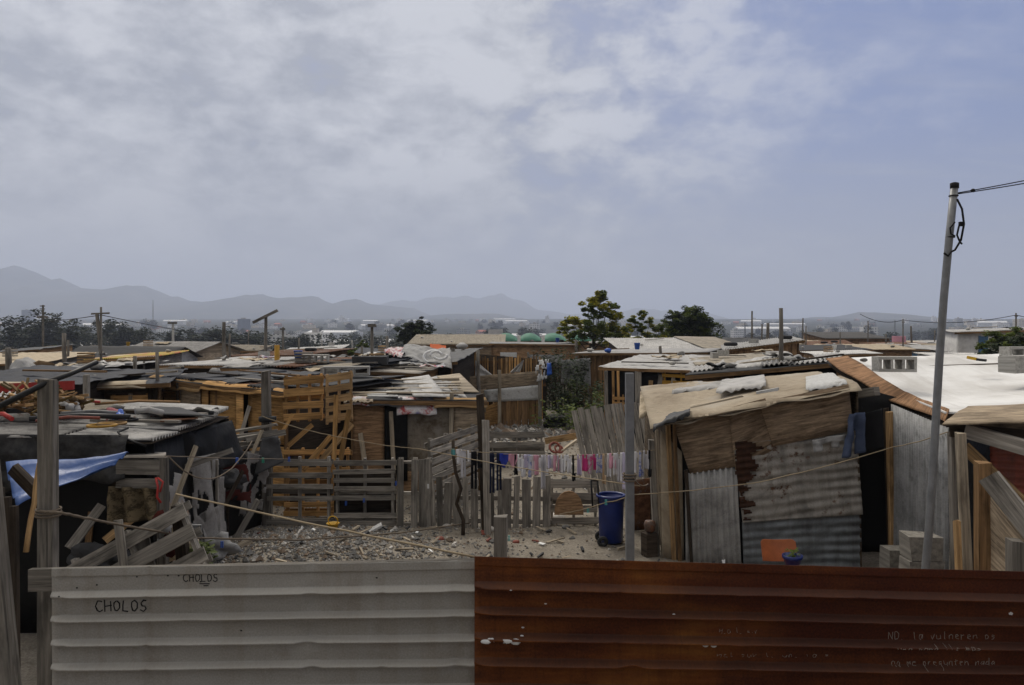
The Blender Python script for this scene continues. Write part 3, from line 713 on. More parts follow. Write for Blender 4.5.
def shack(label, A, B, hA, hB, depth, rise=(.2, .2), wall='ply_brown', kind='flat', roof=('corr', 'roof_grey'), panels=None, over=.25, name='shack', cat='shack', group=None, patch=0, sidewall=None, posts=True, door=None, gable=False, skew=0.0):
    A, B = V(A), V(B); w = (B - A); L = w.length; w.normalize(); bk = V((-w.y, w.x, 0)); bk += w * skew
    if bk.y < 0: bk = -bk
    c = (A + B) / 2
    t = thing(name, label, cat, (c.x, c.y, A.z), group)
    S = Shack(); S.root = t; S.A, S.B, S.bk, S.w, S.L, S.depth = A, B, bk, w, L, depth
    up = V((0, 0, 1)); D = bk * depth
    At, Bt = A + up * hA, B + up * hB; Ab, Bb = A + D, B + D; Abt, Bbt = Ab + up * (hA + rise[0]), Bb + up * (hB + rise[1])
    S.At, S.Bt = At, Bt
    sw = sidewall or wall
    panel('side_wall', Ab, A, At, Abt, sw, 'flat', t); panel('side_wall', B, Bb, Bbt, Bt, sw, 'flat', t); panel('back_wall', Bb, Ab, Abt, Bbt, sw, 'flat', t)
    pl_ = panels or [(0, 1, 0, 1, wall, kind)]; order = sorted(range(len(pl_)), key=lambda i: -(pl_[i][1] - pl_[i][0]) * (pl_[i][3] - pl_[i][2]))
    for i_, (u0, u1, v0, v1, m, k) in enumerate(pl_):
        dp = .015 + .022 * order.index(i_) + (.08 if k == 'palh' else 0)                     # smaller pieces are nailed over larger ones
        def q(u, v): return (A.lerp(B, u)).lerp(At.lerp(Bt, u), v) - bk * dp
        panel('wall_panel', q(u0, v0), q(u1, v0), q(u1, v1), q(u0, v1), m, k, t)
    if posts:
        for u in (0, .5, 1):
            if u == .5 and L < 3: continue
            p = MB(); a = A.lerp(B, u) - bk * .06; p.bar(a, At.lerp(Bt, u) - bk * .06 - up * .04, .07, .06, w, jit=.01)
            p.build('post', 'wood_brown', t)
    if door:
        u0, u1, vh, m = door; q = lambda u, v: (A.lerp(B, u)).lerp(At.lerp(Bt, u), v) - bk * .05
        dm = panel('door', q(u0, 0), q(u1, 0), q(u1, vh), q(u0, vh), m, 'slatv', t)
    o = over; oz = up * .04
    F0, F1 = At - bk * o - w * o + oz, Bt - bk * o + w * o + oz; B0, B1 = Abt + bk * o - w * o + oz, Bbt + bk * o + w * o + oz
    if gable:
        rg = up * gable; M0, M1 = (F0 + B0) / 2 + rg, (F1 + B1) / 2 + rg
        S.rp = lambda u, v: F0.lerp(F1, u).lerp(M0.lerp(M1, u), v)
        for a, b, c2, d2 in ((F0, F1, M1, M0), (M0, M1, B1, B0)):
            mb = MB(); roof_sheet_mb(mb, a, b, c2, d2, roof[0]); mb.build('roof', roof[1], t)
        for tri in ((At, Abt, M0 + w * o), (Bbt, Bt, M1 - w * o)):
            mb = MB(); mb.v += list(tri); mb.q((0, 1, 2), [(0, 0), (1, 0), (.5, .5)]); mb.build('gable_end', sw, t)
    else:
        S.rp = lambda u, v: F0.lerp(F1, u).lerp(B0.lerp(B1, u), v)
        if patch:
            mats = roof[1] if isinstance(roof[1], (list, tuple)) else [roof[1]]
            mb = MB(); roof_sheet_mb(mb, *(S.rp(u, v) for u, v in ((0, 0), (1, 0), (1, 1), (0, 1))), 'flat'); mb.build('roof_deck', 'felt_grey', t)
            for i in range(patch):
                u0 = (i + U(-.2, .2)) / patch; u1 = (i + 1.25 + U(-.1, .2)) / patch; u0, u1 = max(0, u0), min(1, u1)
                v0 = U(-.03, .12) if rnd.random() < .7 else U(.2, .5); v1 = min(1.02, v0 + U(.5, 1))
                dz = up * (.03 + .018 * (i % 4)); dr = U(-.03, .03)
                mb = MB(); roof_sheet_mb(mb, S.rp(u0, v0) + dz, S.rp(u1, v0 + dr) + dz, S.rp(u1, v1 + dr) + dz * U(1, 2), S.rp(u0, v1) + dz, rnd.choice(('corr', 'flat', 'corr', 'tarp')))
                mb.build('roof_sheet', rnd.choice(mats), t)
        else:
            mb = MB(); roof_sheet_mb(mb, F0, F1, B1, B0, roof[0]); mb.build('roof', roof[1], t)
        mb = MB()
        mb.bar(F0 - up * .06, F1 - up * .06, .05, .09, jit=.006); mb.build('eave_beam', 'wood_brown', t)
    return S
def shack_px(label, pa, da, ta, pb, db, tb, depth, base=0, **kw):
    A, B = G(pa, da, base), G(pb, db, base)
    return shack(label, A, B, Z(ta, da) - base, Z(tb, db) - base, depth, **kw)
# roof junk: everything lying loose on a roof is a thing
JG = {}
def junk(S, where, seq, us=(.05, .95), vs=(.1, .9)):
    for kind in seq:
        u, v = U(*us), U(*vs); p = S.rp(u, v) + V((0, 0, .09)); mb = MB(); a = U(0, 3.14); d = V((math.cos(a), math.sin(a), 0))
        dw = S.w if rnd.random() < .6 else d
        if kind == 'plank':
            l = U(.8, 2.2); q = S.rp(min(1, u + l / S.L), v + U(-.1, .1)) + V((0, 0, .12)); mat, adj = rnd.choice((('wood_grey', 'grey'), ('wood_pale', 'pale'), ('wood_brown', 'brown'), ('wood_dark', 'dark')))
            mb.bar(p, q, U(.08, .16), .035); solo(mb, 'plank', mat, f'{adj} plank lying loose on {where}', 'plank', 'planks lying loose on the roofs')
        elif kind == 'stone':
            mb.rock(p + V((0, 0, .02)), U(.07, .12), seed=U(0, 99), sx=1.4, amp=.6, n=7, rows=5); solo(mb, 'stone', rnd.choice(('stone_a', 'stone_b', 'concrete')), f'stone weighing down the sheets of {where}', 'stone', 'stones weighing down the roofs')
        elif kind == 'tyre':
            mb.ring(p + V((0, 0, .07)), .23, .085, m=0); solo(mb, 'tyre', 'rubber', f'old black tyre lying flat on {where}', 'tyre', 'old tyres on the roofs')
        elif kind == 'rag':
            n, l = U(.4, .9), U(.3, .6); s = U(0, 50); e = V((-dw.y, dw.x, 0)); mat, adj = rnd.choice((('tarp_white', 'white'), ('printed_cloth', 'patterned'), ('tarp_grey', 'grey'), ('tarp_dark', 'dark'), ('tarp_tan', 'tan')))
            mb.sheet(p, p + dw * n, p + dw * n + e * l, p + e * l, 12, 9, lambda x, y, a_, b_: .05 + .09 * fbm(x * 3.5 + s, y * 3.5, s, 3), .006)
            solo(mb, 'rag', mat, f'crumpled {adj} rag thrown on {where}', 'rag', 'crumpled rags on the roofs')
        elif kind == 'block':
            mb.box(p + V((0, 0, .08)), (.4, .2, .2), 0, a); solo(mb, 'concrete_block', 'concrete', f'grey concrete block resting on {where}', 'concrete block', 'concrete blocks on the roofs')
        elif kind == 'pipe':
            l = U(1, 2.4); q = S.rp(min(1, u + l / S.L), v + U(-.15, .15)) + V((0, 0, .1)); mb.tube([p, (p + q) / 2 + V((0, 0, .02)), q], U(.02, .04), 7); solo(mb, 'pipe', rnd.choice(('pl_black', 'galv_dark')), f'dark pipe lying across {where}', 'pipe', 'pipes lying across the roofs')
        elif kind == 'bucket':
            mb.lathe(p, [(.1, 0), (.14, .28), (.15, .28), (.15, .3), (.125, .3), (.09, .02)], 14); m_, ad = rnd.choice((('pl_white', 'white'), ('pl_blue', 'blue'), ('pl_yellow', 'yellow')))
            solo(mb, 'bucket', m_, f'{ad} plastic bucket standing on {where}', 'bucket', 'buckets on the roofs')
        elif kind == 'crate':
            for k in range(4): mb.bar(p + d * -.25 + V((0, 0, .06 + k * .09)), p + d * .25 + V((0, 0, .06 + k * .09)), .3, .05)
            solo(mb, 'crate', rnd.choice(('wood_tan', 'wood_grey')), f'slatted wooden crate on {where}', 'crate', 'crates on the roofs')
def pallet(label, bl, right, up, w, h, mat='wood_grey', n=7, horiz=True, gaps=(), deck2=3, name='pallet', group=None, bw=.095, label_parts=None):
    """bl bottom-left corner; slats run along 'right' when horiz"""
    bl, right, up = V(bl), V(right).normalized(), V(up).normalized(); nrm = right.cross(up).normalized()   # towards the viewer
    t = thing(name, label, 'pallet', bl + right * w / 2, group)
    mb = MB(); mb2 = MB()
    for i in range(n):
        if i in gaps: continue
        f = (i + .5) / n; j = U(-.012, .012); e0, e1 = U(-.02, .02), U(-.03, .02)
        if horiz: mb.bar(bl + up * (h * f + j) + right * e0, bl + up * (h * f + j + U(-.015, .015)) + right * (w + e1), .02, bw * U(.85, 1.1), up)
        else: mb.bar(bl + right * (w * f + j) + up * e0, bl + right * (w * f + j + U(-.02, .02)) + up * (h + e1), .02, bw * U(.85, 1.1), right)
    mb.build('slat_deck', mat, t)
    for i in range(deck2):
        f = (i + .5) / deck2 if deck2 > 1 else .5; f = lerp(.06, .94, i / max(1, deck2 - 1)); m3 = MB()
        if horiz: m3.bar(bl + right * w * f - nrm * .065, bl + right * w * f + up * h - nrm * .065, .09, .045, right)
        else: m3.bar(bl + up * h * f - nrm * .065, bl + up * h * f + right * w - nrm * .065, .09, .045, up)
        m3.build('stringer', mat, t)
    for i in range(3):
        f = lerp(.08, .92, i / 2)
        if horiz: mb2.bar(bl + up * h * f - nrm * .12, bl + up * h * f + right * w - nrm * .12, .02, .09, up)
        else: mb2.bar(bl + right * w * f - nrm * .12, bl + right * w * f + up * h - nrm * .12, .02, .09, right)
    mb2.build('back_slats', mat, t)
    return t
def post(label, p0, p1, w, mat='wood_post', name='post', cat='post', group=None, t=None, jit=.008, taper=.95):
    mb = MB(); d = V(p1) - V(p0); k = 7
    for i in range(1):
        mb.bar(p0, p1, w, t or w, V((0, 1, 0)), jit=jit, taper=taper)
    return solo(mb, name, mat, label, cat, group)
def round_post(label, p0, p1, r, mat='wood_post', name='pole', cat='pole', group=None, taper=.8, bend=.03, n=9):
    mb = MB(); p0, p1 = V(p0), V(p1); s = U(0, 90)
    pts = [p0.lerp(p1, i / 6) + V((NZ.noise(V((s, i * .8, 0))), NZ.noise(V((0, s, i * .8))), 0)) * bend * (0 < i < 6) for i in range(7)]
    mb.tube(pts, r, n, taper=taper); return solo(mb, name, mat, label, cat, group)
def util_pole(label, px, ytop, d, r=.1, arms=(), mat='wood_post', tilt=0, name='utility_pole', group=None, base=0, brace=False, ins=True):
    x = (px - HX) / F * d; z0 = base; zt = Z(ytop, d)
    t = thing(name, label, 'utility pole', (x, d, z0), group)
    mb = MB(); mb.tube([V((x - tilt, d, z0)), V((x - tilt / 2, d, (z0 + zt) / 2)), V((x, d, zt))], r, 9, taper=.7); mb.build('pole', mat, t)
    for (yy, half, ty, tilt_) in arms:
        m2 = MB(); z = Z(yy, d); hw = half / F * d; dz = tilt_ / F * d
        m2.bar(V((x - hw, d - r * .9, z - dz)), V((x + hw, d - r * .9, z + dz)), ty, ty * 1.1, jit=.01); a = m2.build('cross_arm', 'wood_post', t)
        if ins:
            for f in (-.9, -.5, .5, .9):
                m3 = MB(); p = V((x + hw * f, d - r * .9, z + dz * f + ty * .5)); m3.lathe(p, [(.02, 0), (.05, .03), (.05, .1), (.03, .16), (.01, .17)], 8); m3.build('insulator', 'pl_white', a)
    if brace:
        m2 = MB(); z = Z(arms[0][0], d); hw = arms[0][1] / F * d
        m2.bar(V((x - hw * .3, d - r, z)), V((x, d - r * .9, z - .9)), .06, .06); m2.bar(V((x - hw * .45, d - r, z)), V((x - .01, d - r * .9, z - 1.5)), .06, .06); m2.build('brace', 'wood_post', t)
    return t
STROKES = {'C': [[(.9, .85), (.6, 1), (.25, .9), (.05, .5), (.2, .1), (.6, 0), (.95, .15)]], 'H': [[(.05, 1), (.1, 0)], [(.85, 1), (.9, 0)], [(.0, .5), (1, .52)]],
 'O': [[(.5, 1), (.15, .85), (.05, .45), (.25, .05), (.6, 0), (.9, .3), (.9, .75), (.5, 1)]], 'L': [[(.15, 1), (.12, .5), (.15, .02), (.9, .05)]],
 'S': [[(.9, .9), (.5, 1), (.15, .8), (.3, .55), (.75, .45), (.9, .2), (.5, 0), (.05, .12)]], 'N': [[(.08, 0), (.1, 1), (.85, .02), (.9, 1)]], '.': [[(.3, 0), (.45, .06)]], 'I': [[(.5, 1), (.45, 0)]],
 'a': [[(.85, .5), (.4, .55), (.1, .25), (.4, 0), (.85, .3), (.85, .55), (.9, 0)]], 'u': [[(.1, .55), (.15, .1), (.5, 0), (.85, .2), (.85, .55), (.9, 0)]], 'e': [[(.1, .3), (.85, .35), (.6, .58), (.2, .45), (.2, .1), (.8, .02)]],
 'n': [[(.1, .55), (.12, 0), (.15, .35), (.5, .55), (.8, .45), (.85, 0)]], 'r': [[(.15, .55), (.2, 0), (.25, .35), (.7, .55)]], 'l': [[(.4, 1), (.4, .1), (.6, 0)]], 'v': [[(.1, .55), (.45, 0), (.85, .55)]], 'm': [[(.05, .55), (.08, 0), (.12, .4), (.35, .5), (.45, 0), (.5, .4), (.75, .5), (.9, 0)]],
 'd': [[(.8, .4), (.4, .5), (.1, .2), (.5, 0), (.8, .2), (.8, 1), (.85, 0)]], 's': [[(.8, .5), (.3, .5), (.3, .3), (.75, .25), (.6, 0), (.15, .05)]], 'o': [[(.5, .55), (.15, .4), (.2, .05), (.6, 0), (.85, .3), (.5, .55)]], 'p': [[(.15, .55), (.2, -.4)], [(.2, .4), (.6, .55), (.85, .3), (.5, .02), (.2, .15)]], 't': [[(.45, .9), (.4, .1), (.7, 0)], [(.1, .6), (.8, .62)]], 'g': [[(.8, .45), (.3, .5), (.15, .2), (.5, .05), (.8, .3), (.8, -.3), (.4, -.45)]], ' ': []}
def scrawl(text, p, h, adv, r, name, mat, parent, surf, wob=.06):
    mb = MB()
    for i, ch in enumerate(text):
        for st in STROKES.get(ch, []):
            k0 = [(p.x + i * adv + (x + U(-wob, wob)) * adv * .8, p.z + (z + U(-wob, wob)) * h) for x, z in st]
            pts = []
            for (xa, za), (xb, zb_) in zip(k0, k0[1:]):
                for e in range(4): pts.append((lerp(xa, xb, e / 4), lerp(za, zb_, e / 4)))
            pts.append(k0[-1])
            mb.tube([V((x, surf(x, z) - r * .35, z)) for x, z in pts], lambda t_: r * (.75 + .5 * abs(NZ.noise(V((t_ * 4 + i, p.x, 0))))), 5)
    return mb.build(name, mat, parent)
# ================================================================ the near fence
DENTS = ((.1, .03), (1.98, .015), (2.02, .05), (2.55, .02), (.75, .02), (3.1, .05))
def ribbed(a_px, a_top, b_px, b_top, d, zb, out, name, mat, label, wob=.006, seed=0):
    A, B = P(a_px, a_top, d), P(b_px, b_top, d); mb = MB()
    H = (A.z + B.z) / 2 - zb
    def fn(x, y, u, v):
        t = H * (1 - v)
        o = .014 if t < .07 else 0
        ph = (t - .06) % .187
        if t > .06:
            k = 0
            if .126 < ph < .152: k = ((ph - .126) / .026)
            elif .152 <= ph < .166: k = 1
            elif .166 <= ph < .176: k = 1 - (ph - .166) / .01
            dent = 1 - .5 * max(0, fbm(x * 2.3 + seed, t * 2, seed) - .45) * 3
            o += out * k * dent
        for (dx, dw) in DENTS: o -= .02 * math.exp(-((x - dx) / dw) ** 2) * (.5 + .5 * math.sin(t * 23 + dx)) if seed == 2 else .012 * math.exp(-((x - dx) / dw) ** 2) * math.sin(t * 19 + dx * 3)
        o *= min(1, .35 + u * 30)
        return o + wob * fbm(x * .8 + seed, t * 1.5, seed) + .5 * wob * fbm(x * 4 + seed, t * 3, seed)
    mb.sheet((A.x, d, zb), (B.x, d, zb), B, A, 110, 290, fn, .002)
    t = thing(name, label, 'fence sheet', (A.lerp(B, .5).x, d, zb))
    mb.build('ribbed_sheet', mat, t)
    def surf(x, z):
        u = (x - A.x) / (B.x - A.x); v = (z - zb) / (lerp(A.z, B.z, u) - zb)
        return d - fn(u * (B.x - A.x), v * H, u, v)
    return t, surf
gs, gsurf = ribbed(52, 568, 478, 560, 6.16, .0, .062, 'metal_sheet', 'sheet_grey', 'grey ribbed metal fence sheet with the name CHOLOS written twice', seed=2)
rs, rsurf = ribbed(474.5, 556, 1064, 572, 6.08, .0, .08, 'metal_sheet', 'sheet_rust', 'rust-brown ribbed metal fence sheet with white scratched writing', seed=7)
plain('ink', (.008, .008, .009), .8); plain('chalk', (.33, .3, .26), .9, scale=30, amt=.5)
scrawl('CHOLOS', P(93, 613, 6.12), .083, .068, .0055, 'graffiti', 'ink', gs, gsurf)
scrawl('CHOLOS', P(181, 583, 6.12), .055, .046, .004, 'graffiti', 'ink', gs, gsurf)
mb = MB(); [mb.tube([V((q.x, gsurf(q.x, q.z), q.z)) for q in (P(a_, y_, 6.13), P((a_ + b_) / 2, y_, 6.13), P(b_, y_, 6.13))], .004, 5) for a_, b_, y_ in ((198, 208, 585), (202, 207, 587))]; mb.build('graffiti_underline', 'ink', gs)
scrawl('NO. la vulneren os', P(889, 640, 6.06), .06, .046, .0022, 'scratched_writing', 'chalk', rs, rsurf, wob=.09)
scrawl('una pandilla mas', P(897, 651, 6.0), .035, .04, .0015, 'scratched_writing', 'chalk', rs, rsurf, wob=.14)
scrawl('no me pregunten nada', P(892, 666, 6.06), .05, .04, .002, 'scratched_writing', 'chalk', rs, rsurf, wob=.12)
scrawl('H.a l. e.r', P(720, 634, 6.06), .035, .03, .0013, 'scratched_writing', 'chalk', rs, rsurf, wob=.2)
scrawl('nel sur l. un. va s', P(718, 658, 6.06), .035, .045, .0013, 'scratched_writing', 'chalk', rs, rsurf, wob=.2)
mb = MB()
for px, py, r in ((486, 640, .022), (491, 638, .015), (508, 640, .02), (516, 641, .025), (522, 637, .014), (523, 630, .009), (494, 641, .012), (512, 642, .012), (484, 642, .012), (490, 618, .007), (546, 606, .007), (500, 590, .006), (511, 589, .006), (490, 616, .005), (674, 615, .009), (1015, 616, .012)):
    q = P(px, py, 6.03); q.y = rsurf(q.x, q.z); mb.rock(q, r, 0, sx=U(.9, 1.8), sy=.12, sz=U(.5, .9), amp=.7, seed=px)
mb.build('paint_smear', 'pl_white', rs)
mb = MB()
for px in (707, 715):
    q = P(px, 646, 6.02); q.y = rsurf(q.x, q.z) - .004; mb.ring(q, .02, .007, up=(0, 1, 0)); mb.box(q, (.03, .006, .012))
mb.build('round_marks', 'pl_white', rs)
for px, py in ((166, 577), (177, 577), (199, 583), (75, 589), (95, 586), (240, 632), (376, 579), (135, 578), (60, 596)): q = P(px, py, 6.13); q.y = gsurf(q.x, q.z); mb = MB(); mb.rock(q, .008, sy=.4, seed=px); mb.build('nail_hole', 'ink', gs)
mb = MB(); mb.bar(P(30, 580, 6.24), P(480, 570, 6.24), .05, .17, jit=.004); solo(mb, 'fence_rail', 'wood_post', 'rough grey rail end sticking out beside the grey ribbed sheet', 'rail')
post('thick weathered square timber post standing behind the end of the grey ribbed sheet', P(48, 760, 6.45), P(48.5, 379, 6.45), .125, name='timber_post', jit=.004, t=.1)
post('dark leaning timber at the very edge beside the timber post', P(14, 760, 6.3), P(-12, 462, 6.6), .14, 'wood_post', name='timber_post')
post('short dark timber stub leaning under the blue tarp', P(44, 500, 7.0), P(12, 468, 6.9), .09, 'wood_dark', name='timber_stub')
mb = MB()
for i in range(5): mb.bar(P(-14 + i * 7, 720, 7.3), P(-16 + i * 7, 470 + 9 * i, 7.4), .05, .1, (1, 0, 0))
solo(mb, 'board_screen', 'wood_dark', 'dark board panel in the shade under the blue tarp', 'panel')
round_post('thin barked stick leaning against the thick timber post', P(26, 552, 6.6), P(41, 455, 6.7), .022, 'wood_tan', 'stick', 'stick', bend=.02)
mb = MB(); mb.tube([P(-40, 426, 6.2), P(20, 396, 6.34), P(48, 382, 6.42), P(70, 374, 6.6), P(97, 362, 6.8)], .025, 9, taper=.8)
solo(mb, 'pipe', 'pl_black', 'long black pipe resting on top of the thick timber post', 'pipe')
def rope(label, pts, r=.009, mat='rope_mat', sag=.0, name='rope', group=None, wob=.004):
    mb = MB(); full = []
    for a, b in zip(pts, pts[1:]): full += catenary(a, b, sag, 14, wob)[:-1] if b is not pts[-1] else catenary(a, b, sag, 14, wob)
    mb.tube(full, r, 6); return solo(mb, name, mat, label, 'rope', group)
rope('brown rope tied round the timber post and running over the gravel', [P(40, 511, 6.34), P(62, 513, 6.34), P(110, 523, 7.5), P(195, 538, 9.5), P(300, 540, 11), P(400, 533, 12.5), P(470, 523, 14.5)], .012, 'rope_dark')
mb = MB()
for py in (509, 512, 515): mb.ring(P(48.5, py, 6.45), .09, .009, 16, 5)
solo(mb, 'rope_loop', 'rope_dark', 'rope wound three times round the thick timber post', 'rope')
rope('taut pale yellow rope slanting down to the joint of the two fence sheets', [P(176, 494, 8.6), P(475, 557, 6.35)], .009, 'rope_mat', .01)
rope('straight thin line running to the stacked orange pallets', [P(165, 456, 9), P(290, 459, 13.5)], .007, 'rope_dark', .01)
rope('slack drooping line holding clothes pegs beside the torn tarps', [P(168, 456, 9), P(252, 441, 11)], .008, 'rope_dark', .38)
rope('line stretched from the pallet tower over the board fence', [P(262, 416, 13.8), P(330, 435, 14), P(420, 449, 14.4), P(640, 486, 10.5)], .007, 'rope_mat', .03)
rope('thin line across the rusty wall panels tied to the square metal post', [P(560, 514, 13.2), P(607, 502, 12), P(630, 495, 10.5), P(760, 482, 10.6), P(893, 447, 11.5), P(948, 432, 9.9)], .007, 'rope_mat', .02)
def peg(px, py, d, mat, col, where):
    p = P(px, py, d); t = thing('clothes_peg', f'{col} plastic clothes peg {where}', 'clothes peg', p, 'plastic clothes pegs on the lines')
    for s_ in (-1, 1):
        mb = MB(); mb.bar(p + V((.01 * s_, 0, .035)), p + V((.011 * s_, 0, -.045)), .016, .012, (1, 0, 0)); mb.build('jaw', mat, t)
for a in ((222, 544, 9.9, 'pl_blue', 'blue', 'on the rope over the gravel'), (237, 460, 11, 'pl_blue', 'blue', 'on the slack drooping line'), (263, 460, 12.4, 'pl_green', 'green', 'on the straight thin line by the pallet fence'), (289, 459, 13.4, 'pl_blue', 'blue', 'at the end of the straight thin line'), (396, 483, 14.6, 'pl_blue', 'blue', 'on the upright boards of the pallet fence'),
          (428, 486, 14.6, 'pl_white', 'white', 'on the upright boards of the pallet fence'), (364, 500, 14.6, 'pl_blue', 'blue', 'hooked on the tight slatted pallet'), (346, 503, 14.6, 'pl_blue', 'pale blue', 'dangling before the tight slatted pallet'), (606, 502, 12, 'pl_teal', 'teal', 'on the line in front of the blue bin'), (588, 510, 12.6, 'pl_teal', 'teal', 'on the line left of the blue bin'), (509, 538, 12, 'pl_teal', 'teal', 'beside the short stub post')): peg(*a)
mb = MB(); c0 = V((P(500, 0, 8.6).x, 8.6, 0)); mb.bar(c0, P(500.5, 517, 8.6), .14, .12, (0, 1, 0), jit=.008); solo(mb, 'stub_post', 'wood_post', 'short split timber stub rising over the joint of the two fence sheets', 'post')
# ================================================================ the yard: gravel, litter, pallet fence, bin, washing
gr = MB()
for i in range(14000):
    r = rnd.random()
    if r < .5: x, y = -3.3 + rnd.gauss(0, 1.3), 12.4 + rnd.gauss(0, 1.1)
    elif r < .75: x, y = (U(-5, .2), U(10, 17)) if rnd.random() < .8 else (U(0, 4.5), U(10, 17))
    else: x, y = U(-1.5, 4.2), U(18, 33)
    if y < 8: continue
    if r > .94: x, y = U(-.8, 2.2), U(24, 32.5)
    sz = U(.009, .032) * (2.6 if r > .94 else 1) * (1.5 if r >= .75 else 1)
    if rnd.random() < .04: sz *= 2.4
    gr.stone((x, y, gh(x, y) + sz * .3), sz, rnd.choice((0, 0, 0, 0, 0, 0, 1, 2, 2)))
solo(gr, 'gravel', ['stone_a', 'stone_b', 'stone_c'], 'loose grey gravel and rubble strewn over the yard', 'gravel', kind='stuff')
lt = MB(); LM = ['pl_white', 'roof_red', 'wood_pale', 'stone_b', 'tarp_dark']
for i in range(420):
    if rnd.random() < .35: x, y = U(-4.5, 3.5), U(11, 14.6)
    else: x, y = U(-1.6, 4), U(17, 33)
    p = V((x, y, gh(x, y) + .02)); m = rnd.choice((0, 0, 2, 2, 2, 2, 2, 4, 4, 4, 4, 2, 2, 0, 4, 1) if i % 3 else (2, 4, 3, 4)); l = U(.03, .12) if m != 2 else U(.1, .35); a = U(0, 3.1)
    lt.bar(p, p + V((math.cos(a) * l, math.sin(a) * l, U(0, .05))), U(.02, .06), U(.006, .03), m=m, jit=.008)
solo(lt, 'litter', LM, 'small scraps and splinters scattered over the rubble', 'litter', kind='stuff')
def ground_rock(px, py, r, label, mat='stone_b', d=None):
    d = d or (CZ * F / (py - HY)); mb = MB(); p = G(px, d); p.z = gh(p.x, d) + r * .3; mb.rock(p, r, seed=px, sx=1.3); solo(mb, 'stone', mat, label, 'stone', 'pale stones lying in the yard')
ground_rock(447, 529, .07, 'pale stone lying at the foot of the picket boards near the stick'); ground_rock(489, 531, .09, 'white stone at the foot of the pickets behind the stub post'); ground_rock(557, 522, .12, 'round pale stone before the open-slatted pallet left of the bin'); ground_rock(440, 545, .06, 'small reddish brick lump by the end of the pale yellow rope', 'roof_red'); ground_rock(566, 530, .06, 'small grey stone between the open-slatted pallet and the bin', 'stone_a'); ground_rock(516, 544, .05, 'orange brick chip beside the stub post', 'roof_red')
p = G(333, 13.4); mb = MB(); p.z = gh(p.x, p.y) - .02; mb.lathe(p, [(.05, 0), (.1, .14), (.115, .15), (.09, .145), (.04, .02)], 12); mb.ring(p + V((0, 0, .19)), .08, .01, 14, 5, up=(0, 1, .2)); solo(mb, 'toy_bucket', 'pl_yellow', 'small yellow plastic pail half buried in the gravel', 'pail')
for px, py, l, lab in ((345, 541, .5, 'pale grey broken tile strip lying on the gravel heap'), (370, 533, .35, 'small white slab leaning on the gravel by the tight slatted pallet')):
    d = 13.9; p = P(px, py, d); mb = MB(); mb.bar(p + V((-l / 2, 0, -.06)), p + V((l / 2, .2, .1)), .12, .03, jit=.01); solo(mb, 'slab', 'white_sheet', lab, 'slab')
mb = MB(); mb.bar(P(332, 536, 14.2), P(352, 535, 14.4), .1, .08); solo(mb, 'plank', 'wood_dark', 'dark short plank lying on the gravel behind the yellow pail', 'plank')
D = 14.8
pallet('open slatted grey pallet standing nearest the torn tarps', G(266, D), (1, 0, 0), (0, 0, 1), 66 / F * D, Z(457, D), 'wood_grey', 6, True, (1,), 3, group='pallets of the yard fence')
pallet('tight slatted grey pallet in the middle of the yard fence', G(333, D), (1, 0, .01), (0, 0, 1), 63 / F * D, Z(459, D), 'wood_grey', 8, True, (2,), 3, group='pallets of the yard fence')
pallet('pallet with upright boards between the tight slats and the pickets', G(397.5, D - .05), (1, 0, 0), (0, 0, 1), 34 / F * D, Z(458, D), 'wood_grey', 5, False, (1,), 3, group='pallets of the yard fence', bw=.11)
mb = MB(); s_ = U(0, 9)
mb.sheet(G(334, D + .22), G(396, D + .22), P(396, 470, D + .22), P(334, 470, D + .22), 8, 5, None, .02); solo(mb, 'backing_board', 'wood_dark', 'dark backing board behind the tight slatted pallet', 'board')
f = thing('picket_fence', 'low fence of uneven grey pickets below the washing line', 'fence', G(490, D))
pk = [432, 440, 448, 457, 466, 475, 484.5, 491, 500, 508, 517, 527, 537, 547]
for i, px in enumerate(pk):
    mb = MB(); wv = U(.11, .16); mb.bar(G(px + U(-1.5, 1.5), D), P(px + U(-1.5, 1.5), 479 + U(-4, 4), D), wv, .022, (0, 1, 0), jit=.006); mb.build('picket', 'wood_grey', f)
for py in (497, 520):
    mb = MB(); mb.bar(P(430, py, D + .06), P(552, py + 2, D + .06), .04, .08, jit=.005); mb.build('rail', 'wood_grey', f)
pallet('open-slatted pallet leaning between the pickets and the blue bin', G(549, D + .1), (1, 0, 0), (0, .05, 1), 50 / F * D, Z(480, D), 'wood_grey', 4, True, (), 3, group='pallets of the yard fence', bw=.13)
mb = MB(); c = P(569, 503, 14.72)
ang = [math.pi * i / 10 for i in range(11)]; o = [V((c.x + .27 * math.cos(a) * 1.0, c.y, c.z - .22 + .44 * math.sin(a) ** .8)) for a in ang]
mb.v += o + [p + V((0, .03, 0)) for p in o]; mb.q(tuple(range(11)), [(p.x, p.z) for p in o]); mb.q(tuple(range(21, 10, -1)), [(p.x, p.z) for p in o])
for i in range(10): mb.q((i, i + 11, i + 12, i + 1), [(0, 0), (0, .03), (.05, .03), (.05, 0)])
solo(mb, 'round_topped_board', 'ply_brown', 'brown round-topped board propped on the open-slatted pallet', 'board')
a, b = G(430, 15.3), G(478, 17.8)
pallet('slatted pallet fence receding behind the pickets to the dark split post', a, b - a, (0, 0, 1), (b - a).length, 1.57, 'wood_grey', 9, True, (), 4, name='pallet', group='pallets of the yard fence', bw=.13)
pallet('broad grey pallet standing in the rubble behind the washing line', G(489, 21), (1, .02, 0), (0, .1, 1), 56 / F * 21, 1.0, 'wood_grey', 4, True, (), 3, bw=.17)
mb = MB(); mb.bar(P(546, 441, 20), P(576, 436, 19.5), .1, .16); solo(mb, 'beam', 'wood_tan', 'tan timber beam lying in the rubble beside the broad grey pallet', 'beam')
